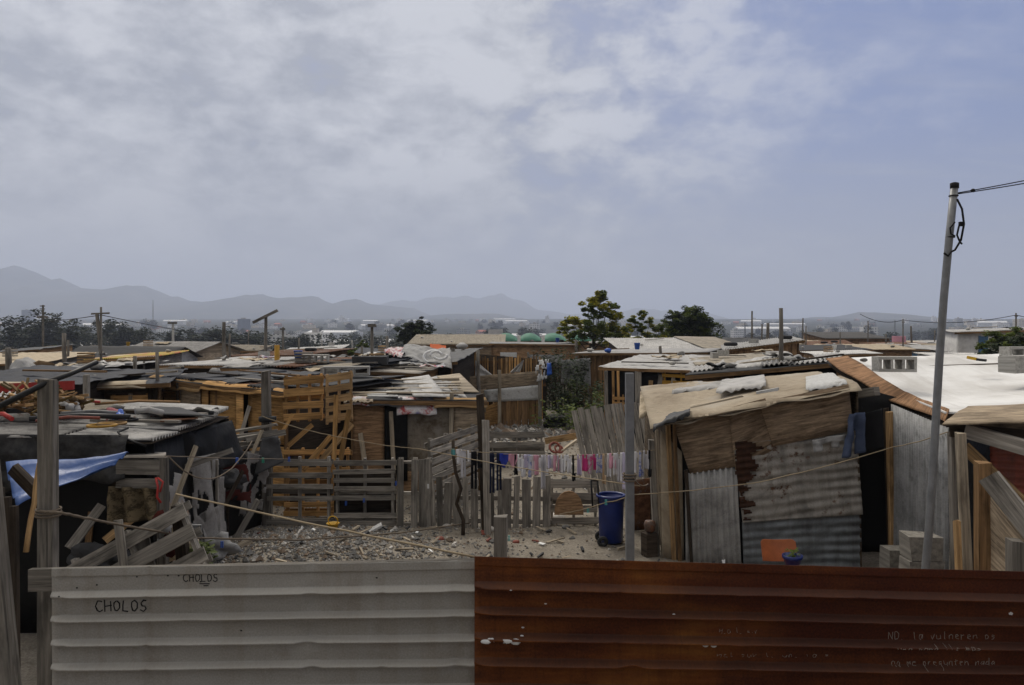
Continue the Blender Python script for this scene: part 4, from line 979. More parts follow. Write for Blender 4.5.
mb = MB(); mb.bar(P(560, 452, 19), P(577, 440, 19.2), .1, .05); solo(mb, 'plank', 'wood_pale', 'short pale plank propped under the leaning plank panel', 'plank')
mb = MB(); mb.ring(P(555, 447.5, 19), .13, .03, 16, 6, up=(.2, -1, .7)); mb.ring(P(559, 449, 19), .1, .025, 16, 6, up=(.5, -1, .9)); solo(mb, 'hose_coil', 'roof_red', 'coiled red hose lying in the rubble', 'hose')
pn = MB(); panel_mb(pn, P(590, 505, 17), P(660, 500, 17), P(643, 402, 17.3), P(570, 409, 17.3), 'slatv')
solo(pn, 'plank_barrier', 'wood_grey', 'large panel of wide grey planks leaning behind the metal post', 'panel')
post('square grey metal post standing before the washing and the bin', G(630, 10.5), P(629.5, 373, 10.5), .105, 'post_metal', 'metal_post', jit=0, taper=1)
mb = MB()
for py in (474, 477, 480): mb.ring(P(629.5, py, 10.5), .085, .012, 14, 5)
mb.tube(catenary(P(633, 477, 10.4), P(648, 484, 10.8), .06), .008, 6)
solo(mb, 'rope_knot', 'rope_dark', 'knotted rope wound round the square metal post', 'rope')
def split_post():
    t = thing('split_post', 'dark split post with a paler plank nailed on, rising through the washing', 'post', G(484, 14.3))
    mb = MB(); mb.bar(G(486, 14.4), P(480, 394, 14.4), .13, .11, (0, 1, 0), jit=.01); mb.build('post', 'wood_dark', t)
    mb = MB(); mb.bar(G(488, 14.25), P(485.5, 420, 14.25), .12, .03, (0, 1, 0), jit=.01); mb.build('plank', 'wood_grey', t)
split_post()
round_post('thin crooked black stick propping the end of the washing line', G(463, 14.2), P(453, 440, 14.0), .035, 'wood_dark', 'stick', 'stick', bend=.12)
# bin
def wheelie():
    d = 13.75; c = G(611, d); k = F / d; t = thing('wheeled_bin', 'dark blue wheeled bin with its handle up in the yard', 'bin', c)
    r0, r1 = 23.5 / 2 / k, 26.5 / 2 / k; H = Z(493, d); mb = MB()
    mb.lathe(c + V((0, 0, .03)), [(r0 * .9, 0), (r0, .03), (r1 * .96, H * .82), (r1 * .96, H * .83), (r1 * 1.0, H * .83), (r1 * 1.0, H * .93), (r1 * .93, H * .93), (r0 * .9, .1)], 28); mb.build('tub', 'bin_blue', t)
    mb = MB(); mb.ring(c + V((0, 0, H * .95)), r1 * 1.02, .028, 28, 8); mb.build('rim', 'bin_blue', t)
    mb = MB(); x = c.x - r1 * .98
    for e in (-.055, .055): mb.tube([V((x + e - .04, d - .05, H * .72)), V((x + e - .07, d - .05, H * 1.26))], .016, 8)
    mb.tube([V((x - .13, d - .05, H * 1.26)), V((x - .01, d - .05, H * 1.26))], .018, 8); mb.build('handle', 'pl_black', t)
    for e in (-.2, .17):
        mb = MB(); mb.ring(V((c.x - r0 * .85, d + e - .06, .095)), .06, .035, 16, 8, up=(0, 1, 0)); mb.build('wheel', 'rubber', t)
wheelie()
pn = MB(); panel_mb(pn, G(630, 14.6), G(655, 14.6), P(655, 478, 14.6), P(630, 480, 14.6), 'flat'); solo(pn, 'rusty_board', 'roof_rust', 'plain reddish-brown panel standing behind the blue bin', 'panel')
mb = MB(); p = G(648, 12.9); mb.lathe(p + V((.03, 0, .40)), [(.04, 0), (.08, .04), (.1, .13), (.08, .19), (.04, .2)], 16); solo(mb, 'clay_jar', 'roof_rust', 'round clay-coloured jar by the shack door', 'jar')
mb = MB(); mb.box(p + V((.03, 0, .2)), (.2, .2, .4), 0, .2, .01); solo(mb, 'dark_crate', 'wood_dark', 'dark wooden crate under the clay-coloured jar', 'crate')
# washing line
LA, LB = P(451, 449, 13.9), P(655, 450, 12.7)
line = catenary(LA, LB, .10, 40); mb = MB(); mb.tube(line, .006, 6); solo(mb, 'washing_line', 'rope_mat', 'thin washing line sagging across the yard', 'washing line')
def line_at(px):
    for a, b in zip(line, line[1:]):
        ua, ub = a.x / a.y * F + HX, b.x / b.y * F + HX
        if ua <= px <= ub: return a.lerp(b, (px - ua) / (ub - ua))
    return line[0] if px < 460 else line[-1]
for nm, cc in dict(white=(.68, .67, .69), grey=(.48, .47, .5), lilac=(.52, .48, .62), black=(.012, .012, .014), navy=(.018, .022, .045), blue=(.03, .05, .32), pink=(.62, .32, .4), magenta=(.5, .05, .2), red=(.4, .05, .07), tan=(.48, .34, .22), teal=(.1, .3, .31), lime=(.2, .5, .08)).items(): cloth('cl_' + nm, cc, vary=.06, dirt=.25, crumple=.25)
patched('cl_spot', (.5, .48, .5), (.55, .07, .25), .5, 14); patched('cl_blueprint', (.5, .5, .56), (.09, .13, .4), .53, 14)
def garment(px, w, bot, mat, kind, label):
    p = line_at(px); d = p.y; bot += 3; W_ = w / F * d; H = max(.06, (bot - (HY + (CZ - p.z) * F / d)) / F * d); s = U(0, 50)
    keep = None
    if kind == 'sock': keep = lambda u, v: (.05 < u < .62) if v > .32 else (v > .02 and .05 < u < .97)
    elif kind == 'shirt': keep = lambda u, v: (.2 < u < .8) or v > .68
    elif kind == 'trousers': keep = lambda u, v: v > .62 or not (.42 < u < .58)
    elif kind == 'briefs': keep = lambda u, v: v > .5 or abs(u - .5) < .12 + v * .6
    elif kind == 'vest': keep = lambda u, v: not (v > .8 and .35 < u < .65)
    mb = MB(); a = U(-.25, .25); dx = V((math.cos(a), math.sin(a), 0)) * W_ / 2
    mb.sheet(p - dx - V((0, 0, H)), p + dx - V((0, 0, H)), p + dx * .92 + V((0, -.008, .008)), p - dx * .92 + V((0, -.008, .008)), 12, 14,
             lambda x, y, u, v: (1 - v) * .03 * math.sin(u * 7 + s) + .025 * fbm(x * 5 + s, y * 4, s), .006, keep=keep)
    solo(mb, kind, mat, label, kind, 'washing on the line')
WASH = [(453, 4, 452, 'teal', 'rag'), (459, 6, 461, 'white', 'shirt'), (463.5, 5, 475, 'grey', 'trousers'), (470, 6, 459, 'white', 'vest'), (474, 6, 486, 'black', 'trousers'), (480, 6, 465, 'black', 'sock'), (492, 5, 490, 'navy', 'trousers'), (499, 5, 487, 'navy', 'trousers'), (504, 9, 465, 'blue', 'briefs'), (513, 9, 465, 'pink', 'briefs'), (516, 4, 472, 'black', 'sock'),
        (522, 6, 470, 'white', 'shirt'), (526, 4, 487, 'grey', 'rag'), (529, 5, 471, 'lilac', 'shirt'), (534, 6, 473, 'blueprint', 'shirt'), (539, 7, 488, 'white', 'trousers'), (544.5, 4, 472, 'pink', 'vest'), (549, 5, 473, 'lilac', 'vest'), (553, 4, 470, 'white', 'sock'), (558, 9, 479, 'grey', 'shirt'), (565, 5, 470, 'white', 'vest'), (570, 5, 472, 'lilac', 'sock'), (574, 5, 478, 'black', 'sock'), (579, 5, 466, 'white', 'sock'), (582.5, 4, 484, 'grey', 'rag'), (585, 6, 469, 'magenta', 'vest'), (590, 7, 471, 'spot', 'shirt'), (596, 7, 469, 'magenta', 'vest'), (600, 7, 480, 'grey', 'shirt'), (604, 4, 481, 'tan', 'sock'),
        (610, 6, 488, 'white', 'trousers'), (616, 6, 488, 'lilac', 'trousers'), (621, 5, 480, 'white', 'vest'), (626, 6, 484, 'white', 'rag'), (635, 6, 470, 'white', 'shirt'), (641, 5, 474, 'blueprint', 'sock'), (646, 6, 466, 'grey', 'vest'), (650, 4, 474, 'black', 'sock')]
fixed = [w_ for w_ in WASH if w_[0] <= 516] + [(574, 4, 478, 'black', 'sock'), (585, 6, 468, 'magenta', 'vest'), (590, 6, 471, 'spot', 'shirt'), (595.5, 5, 467, 'magenta', 'vest'), (604, 4, 481, 'tan', 'sock')] + [w_ for w_ in WASH if w_[0] > 626]
px_ = 520.0; pal = ['white', 'white', 'lilac', 'blueprint', 'white', 'pink', 'white', 'grey', 'white', 'lilac', 'white', 'pink', 'grey', 'white']; q_ = 0
while px_ < 627:
    if all(abs(px_ - w_[0]) > 2.8 for w_ in fixed):
        fixed.append((px_, U(4, 6.5), rnd.choice((465, 468, 470, 472, 474, 479, 486)), pal[q_ % len(pal)], rnd.choice(('sock', 'shirt', 'vest', 'vest', 'rag', 'trousers', 'shirt')))); q_ += 1
    px_ += 3.3
WASH = sorted(fixed)
ORD = ['first', 'second', 'third', 'fourth', 'fifth', 'sixth', 'seventh', 'eighth', 'ninth', 'tenth', 'eleventh', 'twelfth', 'thirteenth', 'fourteenth', 'fifteenth', 'sixteenth', 'seventeenth', 'eighteenth', 'nineteenth', 'twentieth']; seen = {}
CN = dict(blueprint='blue-printed', spot='red-spotted'); nm = lambda w_: f"{CN.get(w_[3], w_[3])} {w_[4]}"
for i, w_ in enumerate(WASH):
    lab = f"{nm(w_)} on the washing line next to the {nm(WASH[i - 1] if i else WASH[1])}" + (f" and the {nm(WASH[i + 1])}" if 0 < i < len(WASH) - 1 else '')
    seen[w_[3]] = seen.get(w_[3], 0) + 1
    lab = f"{nm(w_)} on the washing line, the {ORD[seen[w_[3]] - 1]} {CN.get(w_[3], w_[3])} piece counted from the crooked stick"
    garment(w_[0], w_[1] * 1.05, w_[2], 'cl_' + w_[3], w_[4], lab)
cloth('cl_bluejean', (.07, .09, .15), crumple=.3)
# ================================================================ the patched shack at the right of the yard
A, B = G(680, 12.6), G(862, 12.0)
Q = lambda px, py: P(px, py, lerp(12.6, 12.0, (px - 680) / 182))
t = thing('patched_shack', 'patched shack of plywood and rusty corrugated sheets right of the bin', 'shack', G(770, 12.4))
def qp(nm_, a, b, c, d, mat, kind, off=0, lab=None):
    o = V((0, -off, 0)); panel(nm_, Q(*a) + o, Q(*b) + o, Q(*c) + o, Q(*d) + o, mat, kind, t, label=lab)
metal('galv_pale', (.36, .355, .345), rust=.1, streak=.3)
metal('rust_wall', (.35, .325, .29), rust=.62, rustc=(.075, .036, .02), streak=.5, met=.05)
metal('rust_strip', (.12, .07, .04), rust=1.25, rustc=(.042, .017, .008))
metal('blue_grey_sheet', (.22, .24, .255), rust=.22, streak=.5)
qp('plywood_panel', (690, 474), (740, 466), (770, 400), (672, 420), 'ply_weathered', 'flat', .0, 'grey-tan weathered plywood panel with rust stains')
qp('plywood_panel', (735, 470), (776, 448), (765, 398), (728, 408), 'ply_weathered', 'flat', .02)
qp('plywood_panel', (772, 446), (852, 430), (847, 384), (758, 402), 'ply_weathered', 'flat', .05, 'wide cracked plywood panel under the roof edge')
qp('corrugated_panel', (686, 575), (742, 575), (737, 466), (685, 474), 'galv_pale', 'corrv', -.01)
qp('wavy_sheet', (742, 522), (862, 514), (856, 430), (733, 444), 'rust_wall', 'buckled', .03, 'large buckled sheet with a ragged rust edge')
qp('lower_sheet', (744, 580), (862, 580), (861, 512), (742, 522), 'blue_grey_sheet', 'buckled', .0)
# ragged rust flap on the big sheet
mb = MB(); s_ = 4.2
mb.sheet(Q(738, 520) + V((0, -.055, 0)), Q(768, 518) + V((0, -.055, 0)), Q(764, 438) + V((0, -.055, 0)), Q(729, 442) + V((0, -.055, 0)), 22, 46, lambda x, y, u, v: .018 * math.sin(y / .1 * 6.283) + .01 * fbm(x * 3, y * 3), .004,
         keep=lambda u, v: u < .5 + .75 * fbm(v * 5, 3.1, 0, 4) + .2 * math.sin(v * 80) * fbm(v * 3, 9) and u > .08 + .1 * fbm(v * 7, 1) + .12 * abs(v - .5))
mb.build('rust_flap', 'rust_strip', t)
bk = V((0, 2.6, 0)); C1, C2 = G(672, 12.6), G(862, 12.0)
panel('side_wall', C1 + bk, C1 + V((0, .5, 0)), P(667, 424, 13.1), P(645, 398, 15.2), 'ply_dirty', 'flat', t)
panel('side_wall', C2, C2 + bk, P(826, 382, 14.6), P(858, 390, 12), 'ply_dirty', 'flat', t)
panel('back_wall', C2 + bk, C1 + bk, P(645, 398, 15.2), P(826, 382, 14.6), 'ply_dirty', 'flat', t)
panel('inner_sheet', C1 + V((.05, .12, 0)), C2 + V((-.05, .12, 0)), Q(850, 392) + V((0, .12, 0)), Q(676, 424) + V((0, .12, 0)), 'tarp_black', 'flat', t)
panel('door', G(662, 12.75), G(684, 12.66), P(682, 452, 12.66), P(660, 430, 12.75), 'blanket', 'flat', t, label='beige board door at the corner')
for px, py, d, w_, m_ in ((651, 440, 12.95, .09, 'wood_grey'), (657, 430, 12.85, .05, 'wood_pale'), (668, 420, 12.7, .07, 'wood_tan'), (674, 418, 12.62, .06, 'wood_brown'), (686, 470, 12.5, .045, 'wood_dark')):
    mb = MB(); mb.bar(G(px + (683 - 668) * .4, d), P(px, py, d), w_, w_, (0, 1, 0), jit=.006); mb.build('post', m_, t)
# roof: blankets over boards
r = lambda px, py, d: P(px, py, d)
mb = MB(); roof_sheet_mb(mb, r(650, 424, 12.4), r(862, 384, 11.8), r(818, 372, 15), r(640, 386, 15.4), 'tarp', amp=.05, hf=.012); mb.build('blanket_roof', 'blanket', t)
mb = MB(); roof_sheet_mb(mb, r(655, 427, 12.35), r(850, 389, 11.9), r(812, 379, 15), r(645, 394, 15.2), 'flat'); mb.build('roof_deck', 'ply_dirty', t)
mb = MB(); roof_sheet_mb(mb, r(639, 416, 13.6), r(668, 402, 14), r(698, 380, 15.6), r(640, 391, 15.2), 'tarp'); mb.build('roof_flap', 'tarp_tan', t)
mb = MB(); roof_sheet_mb(mb, r(652, 424, 12.3), r(690, 412, 12.3), r(690, 407, 12.8), r(654, 416, 12.9), 'tarp', amp=.08); mb.build('torn_edge', 'tarp_dark', t)
mb = MB(); roof_sheet_mb(mb, r(672, 394, 14.2), r(742, 384, 14.2), r(738, 377, 15.2), r(690, 383, 15.4), 'tarp'); solo(mb, 'plastic_sheet', 'tarp_white', 'pale plastic sheet laid along the back of the blanket roof', 'sheet')
mb = MB(); roof_sheet_mb(mb, r(716, 390, 13.2), r(766, 382, 13.0), r(764, 374, 14.6), r(722, 380, 14.7), 'tarp', amp=.03, hf=.012); solo(mb, 'plastic_bag', 'tarp_white', 'crumpled white plastic sack lying on the blanket roof', 'sack')
mb = MB(); roof_sheet_mb(mb, r(806, 388, 12.3), r(848, 383, 12.0), r(828, 372, 14.2), r(806, 376, 14.3), 'tarp', amp=.03, hf=.012); solo(mb, 'plastic_sheet', 'white_sheet', 'curled pale sheet on the high end of the blanket roof', 'sheet')
for a_, b_, lab, m_ in (((690, 411), (742, 400), 'pale strip of board lying along the blanket roof edge', 'wood_pale'), ((756, 397), (778, 393), 'short white strip on the blanket roof edge', 'white_sheet')):
    mb = MB(); mb.bar(r(*a_, 12.2) + V((0, 0, .06)), r(*b_, 12.1) + V((0, 0, .06)), .12, .03, jit=.01); solo(mb, 'plank', m_, lab, 'plank')
mb = MB(); mb.sheet(P(842, 458, 11.85), P(866, 452, 11.85), P(864, 412, 11.85), P(850, 414, 11.85), 12, 14, lambda x, y, u, v: .07 * fbm(x * 6, y * 4) + .04 * math.sin(u * 9), .02, keep=lambda u, v: v > .55 or not (.4 < u < .56)); solo(mb, 'jeans', 'cl_bluejean', 'worn blue jeans hanging at the corner of the patched shack', 'jeans')
mb = MB(); mb.sheet(P(814, 452, 11.95), P(847, 446, 11.9), P(846, 434, 11.9), P(812, 440, 11.95), 14, 8, lambda x, y, u, v: .08 * fbm(x * 5, y * 5), .008, keep=lambda u, v: v > .45 or u < .3 or .6 < u < .8); solo(mb, 'rag', 'tarp_grey', 'pale crumpled rag draped above the buckled rusty sheet', 'rag')
# chair with a pot in front of it
c = G(779.5, 11.05); ch = thing('plastic_chair', 'orange plastic chair in front of the patched shack', 'chair', c)
mb = MB(); hw = 17.5 / F * 11.1; z1 = Z(539, 11.1)
def rc(u, v): return None
mb.sheet((c.x - hw, 11.0, .5), (c.x + hw, 11.0, .5), (c.x + hw, 11.12, z1), (c.x - hw, 11.12, z1), 40, 40, lambda x, y, u, v: -.07 * (1 - (2 * u - 1) ** 2), .018, keep=lambda u, v: not (v > .78 and abs(2 * u - 1) > .72 and ((v - .78) / .22) ** 2 + ((abs(2 * u - 1) - .72) / .28) ** 2 > 1)); mb.build('backrest', 'pl_orange', ch)
mb = MB(); mb.sheet((c.x - hw, 10.55, .44), (c.x + hw, 10.55, .44), (c.x + hw, 11.02, .45), (c.x - hw, 11.02, .45), 10, 8, lambda x, y, u, v: -.02 * math.sin(u * 3.14), .02); mb.build('seat', 'pl_orange', ch)
for a in (-1, 1):
    for y0, y1 in ((10.58, 10.53), (11.0, 11.06)):
        mb = MB(); mb.tube([V((c.x + a * hw * .85, y0, .44)), V((c.x + a * hw * 1.0, y1, 0))], .016, 7); mb.build('leg', 'post_metal', ch)
p = V((P(793, 0, 10.7).x, 10.72, .46)); pt = thing('plant_pot', 'small blue pot of seedlings on the orange chair', 'pot', p)
mb = MB(); mb.lathe(p, [(.07, 0), (.12, .15), (.135, .16), (.135, .2), (.12, .2), (.08, .1)], 18); mb.build('pot', 'bin_blue', pt)
mb = MB()
for i in range(40): mb.leaf(p + V((U(-.09, .09), U(-.09, .09), U(.16, .28))), U(.02, .05))
mb.build('seedlings', 'leaf_mid', pt)
# ================================================================ dark gap, white-roofed house, utility pole
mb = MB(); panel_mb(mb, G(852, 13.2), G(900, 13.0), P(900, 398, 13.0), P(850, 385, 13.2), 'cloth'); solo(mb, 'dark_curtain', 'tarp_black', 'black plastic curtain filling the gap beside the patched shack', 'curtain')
mb = MB(); panel_mb(mb, P(866, 452, 12.6), P(884, 448, 12.5), P(882, 408, 12.5), P(864, 414, 12.6), 'cloth'); solo(mb, 'bundle', 'tarp_dark', 'dark bundled plastic hanging under the orange eave board', 'bundle')
h = thing('white_roofed_house', 'wooden house with a white-painted roof next to the utility pole', 'house', G(960, 11))
BLp, FLp, FRp, BRp = P(836, 357, 15.5), P(946, 421, 10.0), P(1075, 414, 9.5), P(1090, 352, 16.8)
LE = [(945, 421), (930, 414), (915, 409), (889, 400), (862, 382), (840, 370), (826, 359)]; RE = [(947, 411), (932, 405), (920, 400), (902, 392), (877, 377), (862, 366), (846, 357)]
dl = [lerp(10.0, 15.5, (i / 6) ** .85) for i in range(7)]
def smooth(ps, n=4):
    out = []
    for a, b in zip(ps, ps[1:]):
        out += [a.lerp(b, i / n) for i in range(n)]
    return out + [ps[-1]]
le = smooth([P(x, y, d) for (x, y), d in zip(LE, dl)]); re_ = smooth([P(x, y, d + .15) for (x, y), d in zip(RE, dl)])
rr = smooth([FRp.lerp(BRp, i / 6) for i in range(7)])
mb = MB(); mb.loft([p + V((-.02, 0, -.015)) for p in re_], rr, 80, lambda x, y, u, v: .012 * fbm(x * .7, y * .7, 4) + .012 * abs(math.sin(x * 2.2)) ** 12 - .1 * math.sin(math.pi * v) * math.sin(math.pi * u), .02); mb.build('roof', 'roof_paint', h)
mb = MB(); mb.loft(le, [p + V((.03, 0, .012)) for p in re_], 6, lambda x, y, u, v: .01 + .012 * fbm(x, y * 1.5, 3), .02); mb.build('eave_board', 'fascia_orange', h, 'bent orange-brown board along the roof edge')
def on_roof_z(px, py, d): return P(px, py, d)
mb = MB(); mb.tube([p + V((.12, .05, -.1)) for p in le], .05, 6); mb.build('eave_beam', 'wood_dark', h)
wl = lambda px, d, top: (G(px, d), P(px, top, d))
a0, a1 = wl(892, 12.0, 404); b0, b1 = wl(948, 9.95, 428)
panel('corrugated_wall', a0, b0, b1, a1, 'galv', 'corrv', h)
for px, d, top, w_, m_ in ((890, 11.95, 412, .1, 'wood_tan'), (952, 9.85, 432, .07, 'wood_grey'), (886, 12.3, 408, .06, 'wood_dark')):
    mb = MB(); mb.bar(G(px + 4, d), P(px, top, d), w_, w_, (0, 1, 0), jit=.008); mb.build('post', m_, h)
mb = MB(); mb.bar(P(858, 394, 12.6), P(877, 391, 12.2), .1, .13); mb.build('beam_end', 'wood_grey', h)
panel('back_wall', G(1090, 15.5), G(850, 15), P(850, 368, 15), P(1090, 360, 15.5), 'ply_dirty', 'flat', h)
panel('front_wall', G(985, 11.2), G(1100, 11.2), P(1100, 432, 11.2), P(985, 432, 11.2), 'wood_dark', 'slatv', h)
panel('rusty_wall_sheet', P(990, 500, 10.6), P(1060, 504, 10.4), P(1060, 445, 10.4), P(990, 440, 10.6), 'roof_red', 'corrh', h)
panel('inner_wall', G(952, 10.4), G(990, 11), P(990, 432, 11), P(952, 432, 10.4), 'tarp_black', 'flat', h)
mb = MB(); mb.bar(P(968, 431, 9.7), P(1040, 452, 9.0), .12, .16, jit=.01); mb.build('beam_end', 'wood_grey', h)
mb = MB(); mb.bar(P(965, 448, 9.8), P(1040, 520, 9.0), .07, .13, jit=.01); mb.build('brace', 'wood_tan', h)
mb = MB(); mb.bar(P(950, 430, 9.8), P(1060, 440, 9.4), .05, .16, jit=.01); mb.build('eave_beam', 'wood_dark', h)
mb = MB(); roof_sheet_mb(mb, P(942, 424, 9.55), P(1040, 420, 9.1), P(1035, 404, 10.4), P(968, 406, 10.6), 'flat', amp=.04); solo(mb, 'plywood_sheet', 'ply_grey', 'warped grey plywood sheet lying on the front of the white roof', 'board')
for px, py, d in ((985, 431, 9.3), (1005, 430, 9.2), (968, 431, 9.4)):
    pass
def cblock(loc, yaw, label, group=None, mat='concrete', l=.62, w_=.3, hh=.25, n=3, lift=0):
    """hollow block lying on its side: three cells facing the yard"""
    p = V(loc); t2 = thing('concrete_block', label, 'concrete block', p, group); mb = MB(); c_, s_ = math.cos(yaw), math.sin(yaw)
    def L_(x, y, z): return p + V((x * c_ - y * s_, x * s_ + y * c_, z))
    def bx(x0, x1, y0, y1, z0, z1): mb.bar(L_((x0 + x1) / 2, y0, (z0 + z1) / 2), L_((x0 + x1) / 2, y1, (z0 + z1) / 2), x1 - x0, z1 - z0, jit=.003)
    e = .045
    bx(-l / 2, l / 2, -w_ / 2, w_ / 2, 0, e); bx(-l / 2, l / 2, -w_ / 2, w_ / 2, hh - e, hh)
    for i in range(n + 1):
        x = lerp(-l / 2 + e / 2, l / 2 - e / 2, i / n); bx(x - e / 2, x + e / 2, -w_ / 2 + .002, w_ / 2 - .002, e + .001, hh - e - .001)
    mb.build('block', mat, t2); return t2
def on_roof(px, py, d, dz=0): return P(px, py, d) + V((0, 0, dz))
cblock(on_roof(894, 371.5, 13.4), -.03, 'three-holed concrete block on the white roof beside the orange eave board', 'concrete blocks on the white roof')
def sblock(loc, sz, yaw, label, mat='concrete', group=None):
    mb = MB(); p = V(loc); dx = V((math.cos(yaw), math.sin(yaw), 0)) * sz[0] / 2
    mb.bar(p - dx + V((0, 0, sz[2] / 2)), p + dx + V((0, 0, sz[2] / 2)), sz[1], sz[2], jit=.012); solo(mb, 'concrete_block', mat, label, 'concrete block', group)
sblock(on_roof(1021, 372.5, 13.0), (.55, .34, .27), .25, 'solid grey concrete block resting on the far slope of the white roof', group='concrete blocks on the white roof')
cblock(on_roof(1026, 357, 15.6), .1, 'pale hollow block behind the solid grey block on the white roof', 'concrete blocks on the white roof', l=.9, w_=.3, hh=.2)
k = thing('knife', 'small tool with a yellow handle lying on the white roof', 'tool', on_roof(976, 362, 14.2))
mb = MB(); mb.bar(on_roof(967, 360, 14.3, .05), on_roof(977, 362, 14.2, .05), .05, .05); mb.build('handle', 'pl_yellow', k)
mb = MB(); mb.bar(on_roof(977, 362, 14.2, .045), on_roof(986, 363, 14.1, .045), .1, .04); mb.build('blade', 'rubber', k)
mb = MB(); mb.rock(on_roof(864, 361, 15, .02), .05, sx=1.5); solo(mb, 'stone', 'stone_a', 'tiny dark stone at the top corner of the white roof', 'stone')
# gate timbers at the edge
mb = MB(); mb.bar(G(970, 9.3), P(960, 432, 9.4), .1, .07, (0, 1, 0), jit=.01); solo(mb, 'timber', 'wood_pale', 'pale upright board in front of the white-roofed house doorway', 'timber')
mb = MB(); mb.bar(G(962, 9.1), P(957, 520, 9.2), .06, .05, (0, 1, 0), jit=.01); solo(mb, 'timber', 'wood_tan', 'short broken stake beside the pale upright board', 'timber')
mb = MB(); mb.bar(G(984, 8.9), P(983, 462, 8.9), .15, .12, (0, 1, 0), jit=.008); solo(mb, 'gate_post', 'wood_brown', 'square brown gate post beside the plywood gate', 'post')
gt = thing('plywood_gate', 'plywood gate with a weathered top board at the white-roofed house', 'gate', G(1010, 8.6))
panel('gate_panel', G(990, 8.8), G(1050, 8.2), P(1050, 560, 8.2), P(991, 482, 8.8), 'ply_grey', 'flat', gt)
mb = MB(); mb.bar(P(989, 476, 8.7), P(1060, 566, 8.1), .06, .22, (0, 0, 1), jit=.01); mb.build('top_board', 'wood_grey', gt)
mb = MB(); mb.bar(G(1016, 8.3), P(1015, 540, 8.3), .13, .1, (0, 1, 0), jit=.008); mb.build('gate_post', 'wood_grey', gt)
mb = MB(); mb.bar(P(1000, 520, 7.2), P(1090, 600, 6.6), .06, .18, jit=.01); 
# blocks stacked at the pole
for px, d, n_, lab in ((901, 10.5, 3, 'rough broken block on the lower stack by the utility pole'), (921, 9.85, 4, 'topmost block of the taller stack behind the utility pole')):
    for i in range(n_):
        topz = Z(547, d) if n_ == 3 else Z(534, d); hh = topz / n_
        sblock((G(px, d).x, d, i * hh), (.42 if n_ == 3 else .4, .3, hh - .004), U(-.1, .1), lab if i == n_ - 1 else f"{['lowest', 'second', 'third'][i]} block of the {'lower' if n_ == 3 else 'taller'} stack by the utility pole", 'concrete_old', 'concrete blocks stacked at the pole')
up_ = thing('utility_pole', 'tall thin leaning metal pole carrying two cables above the white roof', 'utility pole', G(918, 9.3))
b0, t0 = G(918, 9.3), P(954.5, 184, 9.3)
mb = MB(); mb.tube([b0.lerp(t0, i / 8) + V((.02 * math.sin(i * .8), 0, 0)) for i in range(9)], .046, 12, taper=.92); mb.build('pole', 'pole_metal', up_)
mb = MB(); mb.lathe(t0 - V((0, 0, .05)), [(.043, 0), (.048, .0), (.048, .06), (.02, .07)], 12); mb.build('cap', 'rubber', up_)
mb = MB()
for py in (196, 238): mb.ring(b0.lerp(t0, 1 - (py - 184) / 470), .046, .009, 14, 5)
mb.build('clamp', 'rubber', up_)
mb = MB(); pq = lambda px, py: P(px, py, 9.22)
mb.tube([pq(957, 199), pq(962, 209), pq(964, 224), pq(961, 240), pq(955, 250), pq(951, 252), pq(948, 256), pq(944, 253)], .012, 7); mb.tube([pq(964, 222), pq(959, 226), pq(957, 235), pq(960, 242), pq(962, 244)], .011, 7)
mb.tube([pq(955, 222), pq(950, 228), pq(951, 234), pq(955, 236)], .009, 6); mb.box(pq(961, 224), (.04, .04, .05)); mb.build('hanging_wires', 'cable_black', up_)
for i, (y1, lab) in enumerate(((162, 'upper of the two cables running from the leaning pole'), (167, 'lower of the two cables running from the leaning pole'))):
    mb = MB(); mb.tube(catenary(P(957, 193 + i, 9.3), P(1110, y1, 9.6), .015), .007, 6)
    if i == 0: mb.lathe(P(973, 190.5, 9.33) - V((0, 0, .02)), [(.012, 0), (.025, .01), (.025, .03), (.012, .04)], 8)
    solo(mb, 'cable', 'cable_black', lab, 'cable')
# ================================================================ the tarp-hung shack at the left
y0, y1 = 9.5, 13.0
RFL, RFR, RBR, RBL = P(-120, 438, 9.4), P(151, 440, 9.4), P(229, 415, 13.0), P(20, 400, 13.2)
t = thing('tarp_shack', 'low shack hung with black plastic behind the thick timber post', 'shack', G(60, 11))
mb = MB(); roof_sheet_mb(mb, RFL - V((0, 0, .03)), RFR - V((0, 0, .03)), RBR - V((0, 0, .03)), RBL - V((0, 0, .03)), 'flat'); mb.build('roof_deck', 'wood_dark', t)
S_ = Shack(); S_.w = V((1, 0, 0)); S_.L = 4.5; S_.rp = lambda u, v: RFL.lerp(RFR, u).lerp(RBL.lerp(RBR, u), v)
for u0, u1, v0, v1, m_, dz, al in ((.62, 1.0, .0, .3, 'roof_light', .01, 'u'), (.3, .66, -.02, .34, 'roof_grey', .03, 'u'), (.7, 1.0, .28, .55, 'roof_light', .03, 'u'), (.72, 1.01, .5, .78, 'roof_grey', .05, 'u'), (.55, 1.0, .74, 1.0, 'roof_light', .07, 'u'), (.2, .74, .3, .62, 'roof_grey', .05, 'u'), (.1, .6, .6, 1.0, 'roof_tan', .06, 'u'), (0, .34, 0, .5, 'roof_light', .02, 'u')):
    z = V((0, 0, dz)); mb = MB(); roof_sheet_mb(mb, S_.rp(u0, v0) + z, S_.rp(u1, v0) + z, S_.rp(u1, v1) + z * 1.4, S_.rp(u0, v1) + z * 1.4, 'corr', al, amp=.035); mb.build('roof_sheet', m_, t)
mb = MB(); s_ = 3.3
